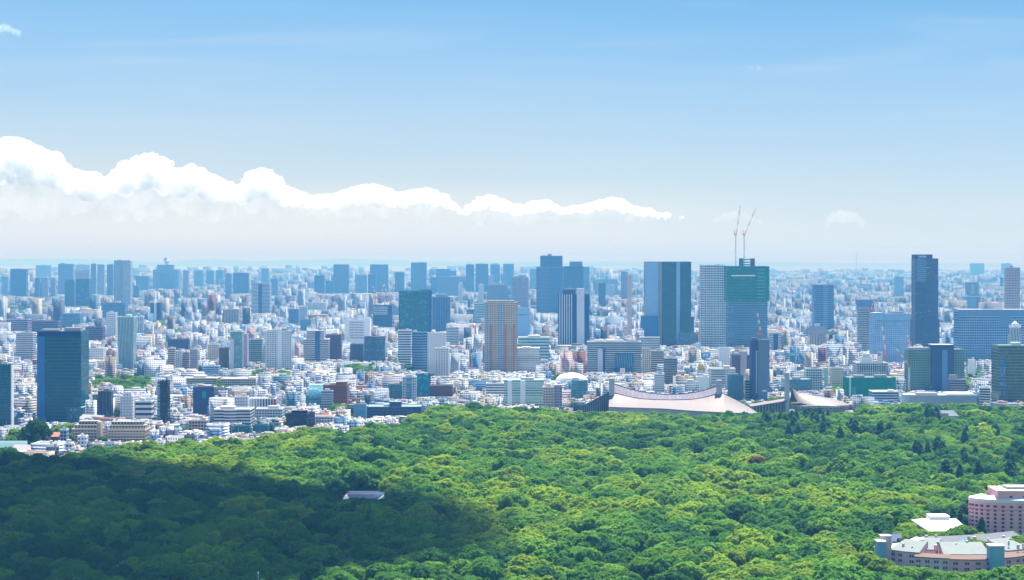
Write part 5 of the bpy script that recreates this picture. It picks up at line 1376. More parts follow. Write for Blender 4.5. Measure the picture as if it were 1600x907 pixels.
# --- construction cranes
def crane(px, yb, yt, tip, D, label, group, mast=True, r_=1.0, mcol=None, off=0.0, line=True):
    x = PX(px, D); z0, z1 = PZ(yb, D), PZ(yt, D)
    root = empty('tower_crane', (x, D + off, max(0, z0)))
    base = max(0, z0)
    h = z1 - base
    w = 0.9 * r_
    if mast:
        b = MB()
        for sx in (-w, w):
            for sy in (-w, w): b.bar((sx, sy, 0), (sx, sy, h), .22 * r_, n=4)
        n = max(3, int(h / 4))
        for i in range(n):
            za, zb = h * i / n, h * (i + 1) / n
            s_ = 1 if i % 2 else -1
            for sy in (-w, w): b.bar((-w * s_, sy, za), (w * s_, sy, zb), .15 * r_, n=4)
            for sx in (-w, w): b.bar((sx, -w * s_, za), (sx, w * s_, zb), .15 * r_, n=4)
        b.build('mast', mcol or plain('mast grey blue', (0.22, 0.32, 0.40)), root)
    b = MB(); b.box(-3.4 * r_, 2.6 * r_, -1.3 * r_, 1.3 * r_, h, h + 1.3 * r_, bottom=True); b.build('slewing_platform', plain('platform', (0.35, .3, .36)), root)
    b = MB(); b.box(-3.2 * r_, -1.4 * r_, -1.2 * r_, 1.2 * r_, h + 1.3 * r_, h + 3.6 * r_); b.build('counterweight', RED, root)
    b = MB(); b.bar((-2.2 * r_, 0, h + 1.3), (-2.8 * r_, 0, h + 10.5 * r_), .35 * r_); b.bar((1.2 * r_, 0, h + 1.3), (-2.8 * r_, 0, h + 10.5 * r_), .2 * r_); b.build('a_frame', RED, root)
    tx, tz = PX(tip[0], D) - x, PZ(tip[1], D) - base
    p, q = Vector((1.2 * r_, 0, h + 1.6)), Vector((tx, 0, tz))
    for k in range(6):
        a, c = p.lerp(q, k / 6), p.lerp(q, (k + 1) / 6)
        b = MB(); d = (q - p).normalized(); u = Vector((-d.z, 0, d.x)) * .7 * r_
        for sy in (-.6 * r_, .6 * r_):
            e = Vector((0, sy, 0)); b.bar(a + u + e, c + u + e, .2 * r_, n=4); b.bar(a - u + e, c - u + e, .2 * r_, n=4)
        for m_ in range(3):
            f, g = a.lerp(c, m_ / 3), a.lerp(c, (m_ + 1) / 3); b.bar(f + u, g - u, .16 * r_, n=4); b.bar(f - u, g + u, .16 * r_, n=4)
        b.build('jib_section', RED if k % 2 == 0 else WHT, root)
    if line:
        b = MB(); b.bar((-2.8 * r_, 0, h + 10.5 * r_), tuple(p.lerp(q, .92)), .1 * r_, n=4); b.build('luffing_rope', M_METAL, root)
        zl = max(0, min(tz - 4, h - 20)) if abs(tx) > 12 else tz - 6
        b = MB(); b.bar((tx, 0, tz), (tx, 0, zl), .09 * r_, n=4); b.build('hoist_rope', M_METAL, root)
    tag(root, label, 'crane', group)
GC = 'red and white luffing cranes over the city'
crane(1150.6, 417, 367.5, (1158, 322), 3912, 'tall crane on the green netted tower, steeper jib', GC, r_=1.0, off=12)
crane(1164.6, 417, 367.5, (1183, 325), 3912, 'tall crane on the green netted tower, jib leaning over with hanging rope', GC, r_=1.0, off=20)
crane(1190, 531, 524, (1185.5, 490), 2630, 'red crane on top of the dark blue-grey blank tower', GC, True, 1.1, RED, off=14)
crane(1205.5, 600, 566, (1203, 538), 2900, 'red and white crane just behind the dark blank tower', GC, True, 1.0, RED)
crane(1383, 570, 555, (1378.5, 510), 3300, 'bright red crane standing before the dotted pale blue office', GC, True, 1.3, RED)
crane(1420, 560, 546, (1418, 524), 3300, 'red crane rising behind the left end of the green-grey office', GC, True, 1.2, RED)
crane(1420.5, 610, 575, (1400.5, 545), 2700, 'slanting red and white crane left of the green-grey office', GC, True, 1.0, WHT)
crane(1059.5, 602, 597, (1067, 567), 2830, 'leaning red crane jib beside the grey banded office', GC, True, .9, RED)
for i, (px, tip, w_) in enumerate(((586, (582, 447), 'far left'), (592, (599, 445), 'second'), (604, (600, 444), 'third'), (610, (616, 441), 'far right'))):
    crane(px, 479, 467, tip, 5480, 'red and white crane on the block under construction, %s of four' % w_, GC, True, 1.9, RED, off=14, line=False)
for px, tip, w_ in ((1361, (1367, 470), 'nearer the roof box'), (1367.5, (1374, 471), 'on the outer corner')):
    crane(px, 490, 486.5, tip, 3560, 'red crane on the grey banded office roof, ' + w_, GC, True, 1.0, RED, off=10, line=False)
crane(738, 582, 577, (734, 541), 3100, 'white and red crane in the streets left of the tan tower', GC, True, .9, WHT)

# --- signs and emblems
FONT = {'I': ['111', '010', '010', '010', '111'], 'M': ['10001', '11011', '10101', '10001', '10001'], 'A': ['0110', '1001', '1111', '1001', '1001'], 'Z': ['1111', '0010', '0100', '1000', '1111']}
def signboard(px0, px1, y0, y1, D, label, back, marks, post=None, name='rooftop_sign'):
    xc = PX((px0 + px1) / 2, D); w = PX(px1, D) - PX(px0, D); zb, zt = PZ(y1, D), PZ(y0, D)
    root = empty(name, (xc, D, 0))
    b = MB(); b.box(-w / 2, w / 2, 0, 1.2, zb, zt, bottom=True); b.build('board', back, root)
    for m_, shapes in marks:
        b = MB()
        for s_ in shapes:
            q = [(-w / 2 + p[0] * w, -.12, zb + p[1] * (zt - zb)) for p in s_]; b.face(q)
        b.build('emblem', m_, root)
    for p in post or (-.3, .3):
        b = MB(); b.bar((p * w, .7, 0), (p * w, .7, zb), .3 if post is None else .9); b.build('post', M_METAL, root)
    tag(root, label, 'sign', 'signs over the rooftops')
def circ(cx, cy, rx, ry, r_in=0, n=20):
    if not r_in: return [[(cx + rx * math.cos(2 * math.pi * i / n), cy + ry * math.sin(2 * math.pi * i / n)) for i in range(n)]]
    o = []
    for i in range(n):
        a, c = 2 * math.pi * i / n, 2 * math.pi * (i + 1) / n
        o.append([(cx + rx * math.cos(a), cy + ry * math.sin(a)), (cx + rx * math.cos(c), cy + ry * math.sin(c)), (cx + rx * r_in * math.cos(c), cy + ry * r_in * math.sin(c)), (cx + rx * r_in * math.cos(a), cy + ry * r_in * math.sin(a))])
    return o
rect = lambda a, c, e, f: [(a, e), (c, e), (c, f), (a, f)]
SIGNW = plain('sign white', (0.75, 0.74, 0.74), .6)
signboard(968.8, 976.6, 576, 584.2, 3150, 'white square sign with a small grey mark before the banded office', SIGNW, [(plain('mark grey', (.4, .36, .36)), circ(.38, .55, .07, .16)), (plain('mark pink', (.6, .42, .45)), [rect(.55, .72, .25, .8)])], (.2,))
signboard(1091, 1099.2, 571, 579.6, 2860, 'orange square sign with a green cup-like mark', plain('sign orange', (.75, .36, .04), .6), [(plain('mark green', (.0, .28, .22)), [[(.22, .42), (.27, .25), (.38, .18), (.52, .18), (.62, .25), (.68, .42)]]), (plain('mark peach', (.75, .52, .3)), [rect(.3, .62, .5, .6)])])
signboard(1371, 1379, 550, 567, 2830, 'white upright sign with a blue ring mark', SIGNW, [(plain('mark blue', (.04, .05, .36)), circ(.36, .77, .27, .135, .5))])
letters = []
xx = 0.13
for ch in 'IMAZIA':
    g = FONT[ch]
    for j, rw in enumerate(g):
        for i, c in enumerate(rw):
            if c == '1': letters.append(rect(xx + i * .036, xx + (i + 1.02) * .036, .74 - (j + 1) * .105, .74 - j * .1))
    xx += (len(g[0]) + .9) * .036
signboard(1230.3, 1246, 551, 557, 2980, 'teal sign with pale capital letters over the white blocks', plain('sign teal', (.06, .38, .40), .6), [(plain('letters pale', (.62, .78, .80)), letters)])
signboard(1079.5, 1085, 548, 560, 3250, 'narrow upright red and white sign by the lattice tower foot', plain('sign red', (.5, .10, .12), .6), [(SIGNW, [rect(.35, .65, .1 + k * .18, .22 + k * .18) for k in range(5)])])
signboard(1083, 1095, 537, 547, 3400, 'pale blue billboard in front of the lattice tower', plain('billboard blue', (.35, .55, .72), .5), [(plain('mark faint red', (.6, .45, .5)), [rect(.3, .45, .35, .6), rect(.52, .7, .38, .55)])])
signboard(1097, 1110, 551, 559, 3200, 'blue and white patterned billboard under the lattice tower', plain('billboard deep blue', (.08, .3, .6), .5), [(SIGNW, [[(.1, .2), (.25, .2), (.4, .8), (.25, .8)], [(.45, .5), (.6, .2), (.75, .5), (.6, .8)]])])

# --- other landmarks
def arc_glass_hall():
    D = 2500.0; x0, x1 = PX(475, D), PX(507, D); w = x1 - x0
    root = empty('curved_glass_hall', ((x0 + x1) / 2, D, 0))
    h = PZ(604, D); pr = []
    for i in range(13):
        a = math.radians(92 * i / 12); pr.append((-3 + 26 * (1 - math.cos(a)), h * math.sin(a) ** .85 if i else 0.0))
    b = MB(); tilt = 6.0
    for i in range(12):
        (y0, z0), (y1, z1) = pr[i], pr[i + 1]
        b.face([(-w / 2 + tilt * (z0 / h), y0, z0), (w / 2 - 3 + tilt * (z0 / h) * .5, y0, z0), (w / 2 - 3 + tilt * (z1 / h) * .5, y1, z1), (-w / 2 + tilt * (z1 / h), y1, z1)], [(0, i), (9, i), (9, i + 1), (0, i + 1)])
    b.build('glass_vault', STY('aqua:ga'), root)
    b = MB()
    for sx in (-w / 2 + .4, w / 2 - 3.2):
        k = 1 if sx < 0 else .5
        b.face([(sx + tilt * (z / h) * k, y, z) for y, z in pr] + [(sx, 24, 0)])
    b.build('end_wall', CONC, root)
    b = MB(); b.box(-w / 2 + tilt, w / 2 - 1, 17, 26, 0, h + .6); b.build('rear_block', STY('mint:n'), root)
    tag(root, 'green glass hall curving up like a quarter barrel', 'hall', group_of(D)); foot(474, 508, 632, D - 4, D + 30, 'the curved green glass hall')
arc_glass_hall()
def faceted():
    D = 2700.0; root = empty('faceted_glass_building', (PX(661, D), D, 0))
    Q = lambda px, y, o_=0: (PX(px, D) - PX(661, D), o_, PZ(y, D))
    b = MB()
    b.face([Q(650, 622), Q(660, 622, -3), Q(661, 583, 2), Q(650.5, 586)], [(0, 0), (3, 0), (3, 9), (0, 9)])
    b.face([Q(660, 622, -3), Q(673, 622, 1), Q(669, 588, 6), Q(661, 583, 2)], [(0, 0), (4, 0), (4, 9), (0, 9)])
    b.face([Q(673, 622, 1), Q(673, 622, 22), Q(669, 588, 22), Q(669, 588, 6)]); b.face([Q(650, 622, 22), Q(650, 622), Q(650.5, 586), Q(650.5, 586, 22)])
    b.face([Q(650.5, 586), Q(661, 583, 2), Q(669, 588, 6), Q(669, 588, 22), Q(650.5, 586, 22)])
    b.build('glass_shell', facade('facade faceted', (0.02, .22, .28), (0.0, .20, .27), (0.02, .42, .48), .94, .9), root)
    b = MB(); b.box(-12, 10, 20, 30, 0, PZ(585, D)); b.build('rear_block', STY('slate:rd'), root)
    tag(root, 'bright aqua crystal-shaped glass building beside the pale slim tower', 'office', group_of(D)); foot(648, 675, 619, D - 4, D + 34, 'the aqua crystal building')
faceted()
def dome_hall():
    D = 2900.0; root = empty('dome_hall', (PX(894, D), D + 24, 0)); rx = 26 * D / F
    b = MB(); N, K = 28, 7; ztop, zb = PZ(584, D), PZ(598, D)
    rows = [[(rx * math.cos(2 * math.pi * i / N) * math.cos(math.pi / 2 * k / K), 22 * math.sin(2 * math.pi * i / N) * math.cos(math.pi / 2 * k / K), zb + (ztop - zb) * math.sin(math.pi / 2 * k / K)) for i in range(N + 1)] for k in range(K + 1)]
    grid(b, rows); b.build('dome', ROOF['white'], root, smooth=True)
    b = MB(); b.prism([(rx * .97 * math.cos(2 * math.pi * i / N), 21.4 * math.sin(2 * math.pi * i / N)) for i in range(N)], 0, zb); b.build('drum', STY('white:pd'), root)
    tag(root, 'broad low white dome hall behind the rounded aqua office', 'hall', group_of(D)); foot(866, 922, 597, D, D + 50, 'the white dome hall')
dome_hall()
def ornate_top():
    D = 2560.0; ox = PX(1589, D); root = empty('ornate_tower', (ox, D + 10, 0))
    for nm, w, z0, z1 in (('shaft', 17, 0, PZ(524, D)), ('upper_shaft', 14.5, PZ(524, D), PZ(512, D)), ('lantern', 9, PZ(512, D), PZ(506, D))):
        b = MB(); b.prism(outline('oct', w, w), z0, z1, 2.2, 5); b.build(nm, STY('white:va') if nm != 'lantern' else STY('white:n'), root)
    b = MB(); b.prism(outline('oct', 5.5, 5.5), PZ(506, D), PZ(502, D), 1, 1, 0, None, .3); b.build('dome_cap', STY('white:n'), root)
    for i in range(8):
        a = i * math.pi / 4 + .39; r_ = 7.4; z = PZ(512, D)
        b = MB(); b.bar((r_ * math.cos(a), r_ * math.sin(a), z - 1), (r_ * math.cos(a), r_ * math.sin(a), z + 4.2), 1.0, .35); b.build('pinnacle', STY('white:n'), root)
    tag(root, 'white ornate stepped tower with pinnacles above the olive glass office', 'tower', group_of(D)); FOOT.append((ox - 14, ox + 14, D, D + 24))
ornate_top()
def church():
    D = 2000.0; ox = PX(80, D); root = empty('brick_chapel', (ox, D, 0))
    b = MB(); b.box(-4, 8, 0, 16, 0, 8.5); b.build('nave', STY('brick:qd'), root)
    b = MB(); b.face([(-4.4, -.4, 8.5), (8.4, -.4, 8.5), (8.4, 8, 12.5), (-4.4, 8, 12.5)]); b.face([(8.4, 16.4, 8.5), (-4.4, 16.4, 8.5), (-4.4, 8, 12.5), (8.4, 8, 12.5)]); b.build('roof', ROOF['red'], root)
    b = MB(); b.box(-6.5, -1, -2, 3.5, 0, PZ(674, D)); b.build('tower', STY('rose:qd'), root)
    b = MB(); z = PZ(674, D)
    c = [(-7, -2.5), (-.5, -2.5), (-.5, 4), (-7, 4)]
    for i in range(4): b.face([(*c[i], z), (*c[(i + 1) % 4], z), (-3.75, .75, PZ(665, D))])
    b.build('spire', plain('copper green', (.16, .42, .44)), root)
    tag(root, 'small brick chapel with green pointed tower roof beside the round dark tree', 'chapel', group_of(D)); foot(72, 92, 686, D - 4, D + 20, 'the brick chapel')
church()
def teal_roof_hall():
    D = 1900.0; x0, x1 = PX(-6, D), PX(43, D); w = x1 - x0; root = empty('teal_roofed_hall', ((x0 + x1) / 2, D + 12, 0))
    b = MB(); b.box(-w / 2, w / 2, -12, 12, 0, PZ(700, D)); b.build('wall', STY('sky:rd'), root)
    b = MB(); R_ = []
    for j in range(9):
        y = -13 + 26 * j / 8; z = PZ(700, D) + 6.0 * math.sin(math.pi * j / 8); R_.append([(-w / 2 - .5, y, z), (w / 2 - 4 * (1 - abs(j - 4) / 4) + .5, y, z)])
    grid(b, R_); b.build('roof', plain('teal seamed roof', (.10, .20, .22), .55), root)
    b = MB(); b.box(w / 2 - 14, w / 2 + 2, -16, -12.2, 0, PZ(703, D)); b.build('porch', plain('teal seamed roof', (.2, .5, .5)), root)
    tag(root, 'low hall with curved teal roof at the lower left edge of the city', 'hall', group_of(D)); foot(-8, 46, 703, D - 6, D + 28, 'the teal roofed hall')
teal_roof_hall()
hip = bpy.data.objects.get('temple_hall')
def add_hip():
    D = 4050.0; x0, x1 = PX(1256, D) - PX(1276.5, D), PX(1297, D) - PX(1276.5, D); z0, z1 = PZ(523, D), PZ(511, D)
    b = MB(); d = 26; q = [(x0, -d), (x1, -d), (x1, d), (x0, d)]; t = [(x0 * .55, -6), (x1 * .55, -6), (x1 * .55, 6), (x0 * .55, 6)]
    for i in range(4): b.face([(*q[i], z0), (*q[(i + 1) % 4], z0), (*t[(i + 1) % 4], z1), (*t[i], z1)])
    b.face([(*p, z1) for p in t]); b.face([(*p, z0) for p in q][::-1]); b.build('hipped_roof', plain('roof slate tile', (.035, .05, .09)), hip)
    b = MB(); b.box(-6, 6, -3, 3, z1, z1 + 6); b.build('roof_turret', STY('pale:n'), hip)
add_hip()
def screen():
    """slanted blue and green stripes of the screen on the large banded office"""
    o = bpy.data.objects.get('office_block')
    D = 3240.0 - 4.2
    root = [x for x in bpy.data.objects if x.get('label', '').startswith('large pale banded office')][0]
    x0, x1 = PX(961, D) - PX(959.5, D), PX(989, D) - PX(959.5, D); y = -15 - 4.0
    z0, z1 = PZ(582, D), PZ(554, D)
    b = MB(); b.box(x0, x1, y, y + 4, z0 - 12, z1); b.build('screen_wall', plain('screen blue', (.03, .10, .36)), root)
    for i in range(7):
        a = x0 + 1 + i * (x1 - x0 - 6) / 6
        b = MB(); b.face([(a + 3, y - .15, z0), (a + 4.6, y - .15, z0), (a + 1.6, y - .15, z1), (a, y - .15, z1)]); b.build('screen_stripe', plain('screen green', (.12, .32, .26)), root)
    b = MB(); a = PX(978, D) - PX(959.5, D); b.box(x0 - 3, a, y - 4, y - .4, 0, PZ(575, D)); b.build('lower_block', STY('navy:n'), root)
screen()
def lattice_lines():
    root = [x for x in bpy.data.objects if x.get('label', '').startswith('tall white lattice')][0]
    w = 41 * 4000 / F; h = PZ(415, 4000)
    for k in range(9):
        x = -w / 2 + w * k / 8
        b = MB()
        n = 26
        for i in range(n):
            s_ = .55 * (1 if (i + k) % 2 else -1)
            b.bar((x - s_, -15.6, h * i / n + 1), (x + s_, -15.6, h * (i + 1) / n), .42, n=4)
        b.build('lattice_rib', WHT, root)
lattice_lines()
def netting():
    root = [x for x in bpy.data.objects if x.get('label', '').startswith('tower under construction wrapped')][0]
    D = 3897.0; xc = 1166.5
    b = MB(); x0, x1 = PX(1134, D) - PX(xc, D) - .6, PX(1200, D) - PX(xc, D); z0, z1 = PZ(471, D), PZ(416.5, D)
    nm = facade('site netting', (0.0, .10, .105), (0.0, .19, .165), (0.02, .30, .25), .82, .7)
    b.box(x0, x1, -24.5, 24, z0, z1, 6, 6.5, bottom=True); b.build('net', nm, root)
    b = MB(); b.box(PX(1141, D) - PX(xc, D), PX(1178, D) - PX(xc, D), -25.1, -24.6, PZ(432, D), PZ(430, D), bottom=True); b.build('net_gap', SIGNW, root)
    for i in range(9):
        b = MB(); z = z0 + (z1 - z0) * (i + 1) / 10; b.box(PX(1181, D) - PX(xc, D), PX(1193, D) - PX(xc, D), -25.0, -24.6, z - .7, z + .7, bottom=True); b.build('floor_slab', plain('slab teal', (.1, .4, .42)), root)
netting()
def pole(px, y0, D, label):
    root = empty('lamp_mast', (PX(px, D), D, 0)); h = PZ(y0, D)
    b = MB(); b.bar((0, 0, 0), (0, 0, h), .35, .22); b.build('pole', M_METAL, root)
    b = MB(); b.bar((0, 0, h), (0, 0, h + 1.2), .5, .3); b.build('head', WHT, root)
    tag(root, label, 'mast', 'thin masts rising out of the trees')
pole(403.5, 897, 1010, 'thin grey mast poking out of the dark trees at the bottom edge')
pole(1395.8, 642, 2140, 'thin pale mast above the treetops left of the little lodge')
root = empty('white_plume', (PX(260.5, 10900), 10900, PZ(414, 10900)))
balls = []
for i in range(40):
    t = rnd.random(); balls.append((rnd.gauss(0, 3.2) * (0.5 + t) + t * -5, rnd.gauss(0, 3), t * 44, 4 + 4.5 * math.sin(math.pi * min(.9, t + .15))))
me = puffs_mesh('puff', balls, ICO2); me.polygons.foreach_set('use_smooth', np.ones(len(me.polygons), dtype=bool)); me.materials.append(ROOF['white'])
o = bpy.data.objects.new('puff', me); COL.objects.link(o); o.parent = root
tag(root, 'small white plume above the stepped far tower', 'plume')

# --- single trees by the city's edge
def big_tree(px, ytop, D, R, kk, vs, label, con=False):
    h = PZ(ytop, D); x = PX(px, D)
    if con:
        root = empty('conifer_tree', (x, D, 0), rnd.uniform(0, 6)); c = bpy.data.objects.new('crown', CONES[0]); COL.objects.link(c); c.parent = root; c.scale = (h * 1.15, h * 1.15, h)
        t = bpy.data.objects.new('trunk', TRUNK); COL.objects.link(t); t.parent = root; t.scale = (.5, .5, h * .2); tag(root, label, 'tree')
    else:
        v = 3
        plant('broadleaf_tree', CROWNS[v][kk], x, D, h, R, vs, h - R * vs * (.62 * FLAT[v] + .2), rnd.uniform(0, 6), label, 'tree', None)
    FOOT.append((x - R, x + R, D - R, D + R))
big_tree(59, 658, 1960, 15, 0, 1.3, 'big round dark tree in front of the big park-side glass slab')
big_tree(47, 664, 1975, 12, 0, 1.3, 'dark tree merged with the left flank of the big round one')
big_tree(59, 678, 1930, 6, 2, 1, 'small light pointed tree before the big round dark tree', True)
big_tree(95, 665, 2040, 9, 3, .9, 'yellow-green tree right of the brick chapel')
big_tree(108, 662, 2080, 9, 3, .9, 'yellow-green tree at the foot of the glass slab podium')
big_tree(25, 671, 1990, 10, 2, 1, 'fresh green tree left of the big round dark tree')
big_tree(16, 682, 1960, 8, 2, 1, 'fresh green tree behind the teal roofed hall')
big_tree(677, 634, 2330, 12, 0, 1.3, 'dark rounded tree at the right end of the long dark office')
big_tree(700, 632, 2330, 12, 1, 1.1, 'greyish green tree beside the dark rounded one by the long office')

for i in range(22):
    px = 1402 + i * 6.2 + rnd.uniform(-3, 3); D = 1186 + rnd.uniform(0, 38); hh = rnd.uniform(20.5, 25.5) if px < 1520 else rnd.uniform(18, 21)
    R = rnd.uniform(5, 8); kk = rnd.choice((2, 2, 3, 1)); v = rnd.randrange(NV)
    lab = 'leafy courtyard trees between the pink annex and the white roofed hall'
    plant('broadleaf_tree', CROWNS[v][kk], PX(px, D), D, hh, R, 1.0, hh - R * (.62 * FLAT[v] + .2), rnd.uniform(0, 6), lab.replace('trees', 'tree'), 'tree', lab)

FRONT = [(1356, 862), (1372, 872), (1400, 885), (1440, 889), (1490, 894), (1545, 894), (1570, 890), (1604, 882)]
for i in range(20):
    px = 1358 + i * 12.8 + rnd.uniform(-3, 3); D = 1076 + rnd.uniform(-8, 12); yy = float(np.interp(px, [q[0] for q in FRONT], [q[1] for q in FRONT])) + rnd.uniform(-1, 5)
    R = rnd.uniform(7, 10.5); kk = rnd.choice((2, 3, 1, 2)); v = rnd.randrange(NV); hh = PZ(yy, D)
    lab = 'bushy sunlit trees hiding the foot of the curved pink annex'
    plant('broadleaf_tree', CROWNS[v][kk], PX(px, D), D, hh, R, 1.0, hh - R * (.62 * FLAT[v] + .2), rnd.uniform(0, 6), lab.replace('trees hiding', 'tree hiding'), 'tree', lab)

RUST = CROWNS[2][0].copy(); RUST.materials.clear(); RUST.materials.append(LEAF_RUST)
plant('broadleaf_tree', RUST, PX(1183, 1640), 1640, 25, 9, .9, 25 - 9 * .9 * (.62 * FLAT[2] + .2), 1.0, 'only rust brown tree crown amid the green park canopy', 'tree', None)

for px, D, yy, R, kk in ((1513, 1147, 846, 5, 1), (1521, 1150, 843, 5.5, 2), (1529, 1147, 845, 5, 2), (1537, 1151, 847, 4.5, 3), (1556, 1150, 848, 4, 1), (1578, 1152, 842, 5, 3), (1590, 1154, 838, 6, 2), (1600, 1150, 842, 6, 3), (1480, 1148, 853, 3.5, 1)):
    v = rnd.randrange(NV); hh = PZ(yy, D)
    lab = 'green trees inside the courtyard of the curved pink annex'
    plant('broadleaf_tree', CROWNS[v][kk], PX(px, D), D, hh, R, 1.0, hh - R * (.62 * FLAT[v] + .2), rnd.uniform(0, 6), lab.replace('trees', 'tree'), 'tree', lab)
# ------------------------------------------------------------------ the rest of the city
PAL = [((0.62, 0.65, 0.70), 21, 'white'), ((0.47, 0.52, 0.60), 18, 'pale grey'), ((0.52, 0.46, 0.38), 12, 'cream'), ((0.27, 0.33, 0.41), 15, 'grey'), ((0.38, 0.29, 0.24), 9, 'tan'),
       ((0.07, 0.09, 0.13), 6, 'dark'), ((0.20, 0.12, 0.11), 4, 'brown'), ((0.13, 0.25, 0.40), 12, 'blue-grey'), ((0.58, 0.42, 0.42), 3, 'pinkish'), ((0.25, 0.09, 0.07), 2, 'brick red')]
PW = [p[1] for p in PAL]
RPAL = [((0.20, 0.20, 0.205), 32), ((0.42, 0.42, 0.42), 14), ((0.15, 0.16, 0.18), 24), ((0.07, 0.08, 0.11), 16), ((0.15, 0.25, 0.22), 6), ((0.30, 0.13, 0.09), 7), ((0.13, 0.22, 0.07), 4), ((0.10, 0.19, 0.33), 6)]
RWt = [p[1] for p in RPAL]
CITY_P = facade('city windows punched', None, *GLS['d'], 0.55, 0.5)
CITY_R = facade('city windows ribbon', None, *GLS['b'], 1.01, 0.46)
CITY_V = facade('city windows balcony', None, *GLS['d'], 0.78, 0.62)
def tint_roof():
    m, n, l, b = newmat('city roofs')
    at = n.new('ShaderNodeAttribute'); at.attribute_name = 'tint'
    tc = n.new('ShaderNodeTexCoord'); nz = n.new('ShaderNodeTexNoise'); nz.inputs['Scale'].default_value = 0.25; nz.inputs['Detail'].default_value = 4
    l.new(tc.outputs['Object'], nz.inputs['Vector'])
    mr = n.new('ShaderNodeMapRange'); mr.inputs['To Min'].default_value = .7; mr.inputs['To Max'].default_value = 1.1; l.new(nz.outputs['Fac'], mr.inputs['Value'])
    v = n.new('ShaderNodeVectorMath'); v.operation = 'SCALE'; l.new(at.outputs['Color'], v.inputs[0]); l.new(mr.outputs[0], v.inputs['Scale'])
    l.new(v.outputs[0], b.inputs['Base Color']); b.inputs['Roughness'].default_value = .85
    return m
CITY_ROOF = tint_roof()
CITY_MATS = [CITY_P, CITY_R, CITY_V, CITY_ROOF]
def boxes_mesh(name, B, mats):
    """B: rows cx, cy, yaw, lx, ly, w, d, z0, z1, bay, storey, wall rgb, roof rgb, facade slot -> one mesh of boxes"""
    B = np.array(B, dtype=np.float64); n = len(B)
    sx = np.array([-.5, .5, .5, -.5]); sy = np.array([-.5, -.5, .5, .5])
    X = B[:, 3:4] + sx * B[:, 5:6]; Yy = B[:, 4:5] + sy * B[:, 6:7]
    c, s = np.cos(B[:, 2:3]), np.sin(B[:, 2:3])
    gx, gy = B[:, 0:1] + X * c - Yy * s, B[:, 1:2] + X * s + Yy * c
    V = np.zeros((n, 8, 3)); V[:, :4, 0] = gx; V[:, 4:, 0] = gx; V[:, :4, 1] = gy; V[:, 4:, 1] = gy
    V[:, :4, 2] = B[:, 7:8]; V[:, 4:, 2] = B[:, 8:9]
    fc = np.array([[0, 1, 5, 4], [1, 2, 6, 5], [2, 3, 7, 6], [3, 0, 4, 7], [4, 5, 6, 7]])
    L = (fc[None] + (np.arange(n) * 8)[:, None, None]).reshape(-1)
    me = bpy.data.meshes.new(name)
    me.vertices.add(n * 8); me.vertices.foreach_set('co', V.astype(np.float32).ravel())
    me.loops.add(n * 20); me.loops.foreach_set('vertex_index', L.astype(np.int32))
    me.polygons.add(n * 5); me.polygons.foreach_set('loop_start', np.arange(0, n * 20, 4, dtype=np.int32))
    wu, du = B[:, 5] / B[:, 9], B[:, 6] / B[:, 9]; wu, du = np.maximum(1, np.round(wu)), np.maximum(1, np.round(du))
    nf = np.maximum(1, np.round((B[:, 8] - B[:, 7]) / B[:, 10])); z = np.zeros(n); off = np.floor(np.abs(B[:, 0] * 7.3 + B[:, 1] * 3.1)) % 997
    UV = np.zeros((n, 5, 4, 2))
    for k, (u0, u1) in enumerate(((z, wu), (wu, wu + du), (wu + du, 2 * wu + du), (2 * wu + du, 2 * wu + 2 * du))):
        UV[:, k, 0, 0] = UV[:, k, 3, 0] = u0 + off; UV[:, k, 1, 0] = UV[:, k, 2, 0] = u1 + off
        UV[:, k, 2, 1] = UV[:, k, 3, 1] = nf
    ul = me.uv_layers.new(name='UVMap'); ul.data.foreach_set('uv', UV.astype(np.float32).ravel())
    T = np.ones((n, 5, 4, 4)); T[:, :4, :, :3] = B[:, None, None, 11:14]; T[:, 4, :, :3] = B[:, None, 14:17]
    a = me.color_attributes.new('tint', 'FLOAT_COLOR', 'CORNER'); a.data.foreach_set('color', T.astype(np.float32).ravel())
    mi = np.zeros((n, 5), np.int32); mi[:, :4] = B[:, 17:18]; mi[:, 4] = 3
    for m in mats: me.materials.append(m)
    me.polygons.foreach_set('material_index', mi.ravel())
    me.update(); me.validate()
    return me

GREEN = [(700, 765, 474, 492, 7600), (1470, 1500, 463, 477, 8300), (1535, 1568, 464, 476, 8200), (1500, 1512, 466, 478, 8000), (0, 70, 481, 500, 6500), (60, 140, 479, 486, 7200), (265, 330, 483, 497, 6000), (540, 590, 578, 598, 3150),
         (140, 250, 598, 622, 2700), (455, 470, 548, 570, 3700), (258, 290, 520, 530, 4700), (612, 622, 470, 500, 6000), (330, 365, 600, 622, 2700), (620, 640, 570, 580, 3400), (1300, 1320, 604, 620, 2560), (1300, 1400, 612, 626, 2480),
         (1060, 1090, 600, 608, 2850), (255, 300, 540, 548, 4200), (380, 470, 590, 600, 2950), (1450, 1460, 486, 500, 6100), (1470, 1490, 508, 522, 5000), (865, 875, 585, 600, 3100), (240, 260, 505, 520, 5200), (1200, 1235, 636, 640, 2500),
         (1508, 1530, 576, 612, 2900), (340, 430, 552, 566, 3650), (820, 870, 468, 476, 7800), (1230, 1270, 474, 482, 7500), (520, 540, 640, 655, 2330), (548, 560, 655, 662, 2260), (420, 460, 610, 618, 2750)]
fr = random.Random(31)
def in_green(px, py):
    return any(a <= px <= b and c <= py <= d for a, b, c, d, _ in GREEN)
small, far_boxes, trees_pts = [], [], []
SPAN = 0.315
bands_ = [(1700, 2700, 13.5), (2700, 3600, 17), (3600, 5000, 23), (5000, 7500, 32), (7500, 11000, 46), (11000, 16000, 70), (16000, 26000, 115)]
def pick(pal, wt): return pal[fr.choices(range(len(pal)), wt)[0]]
nb = 0
bigs = []
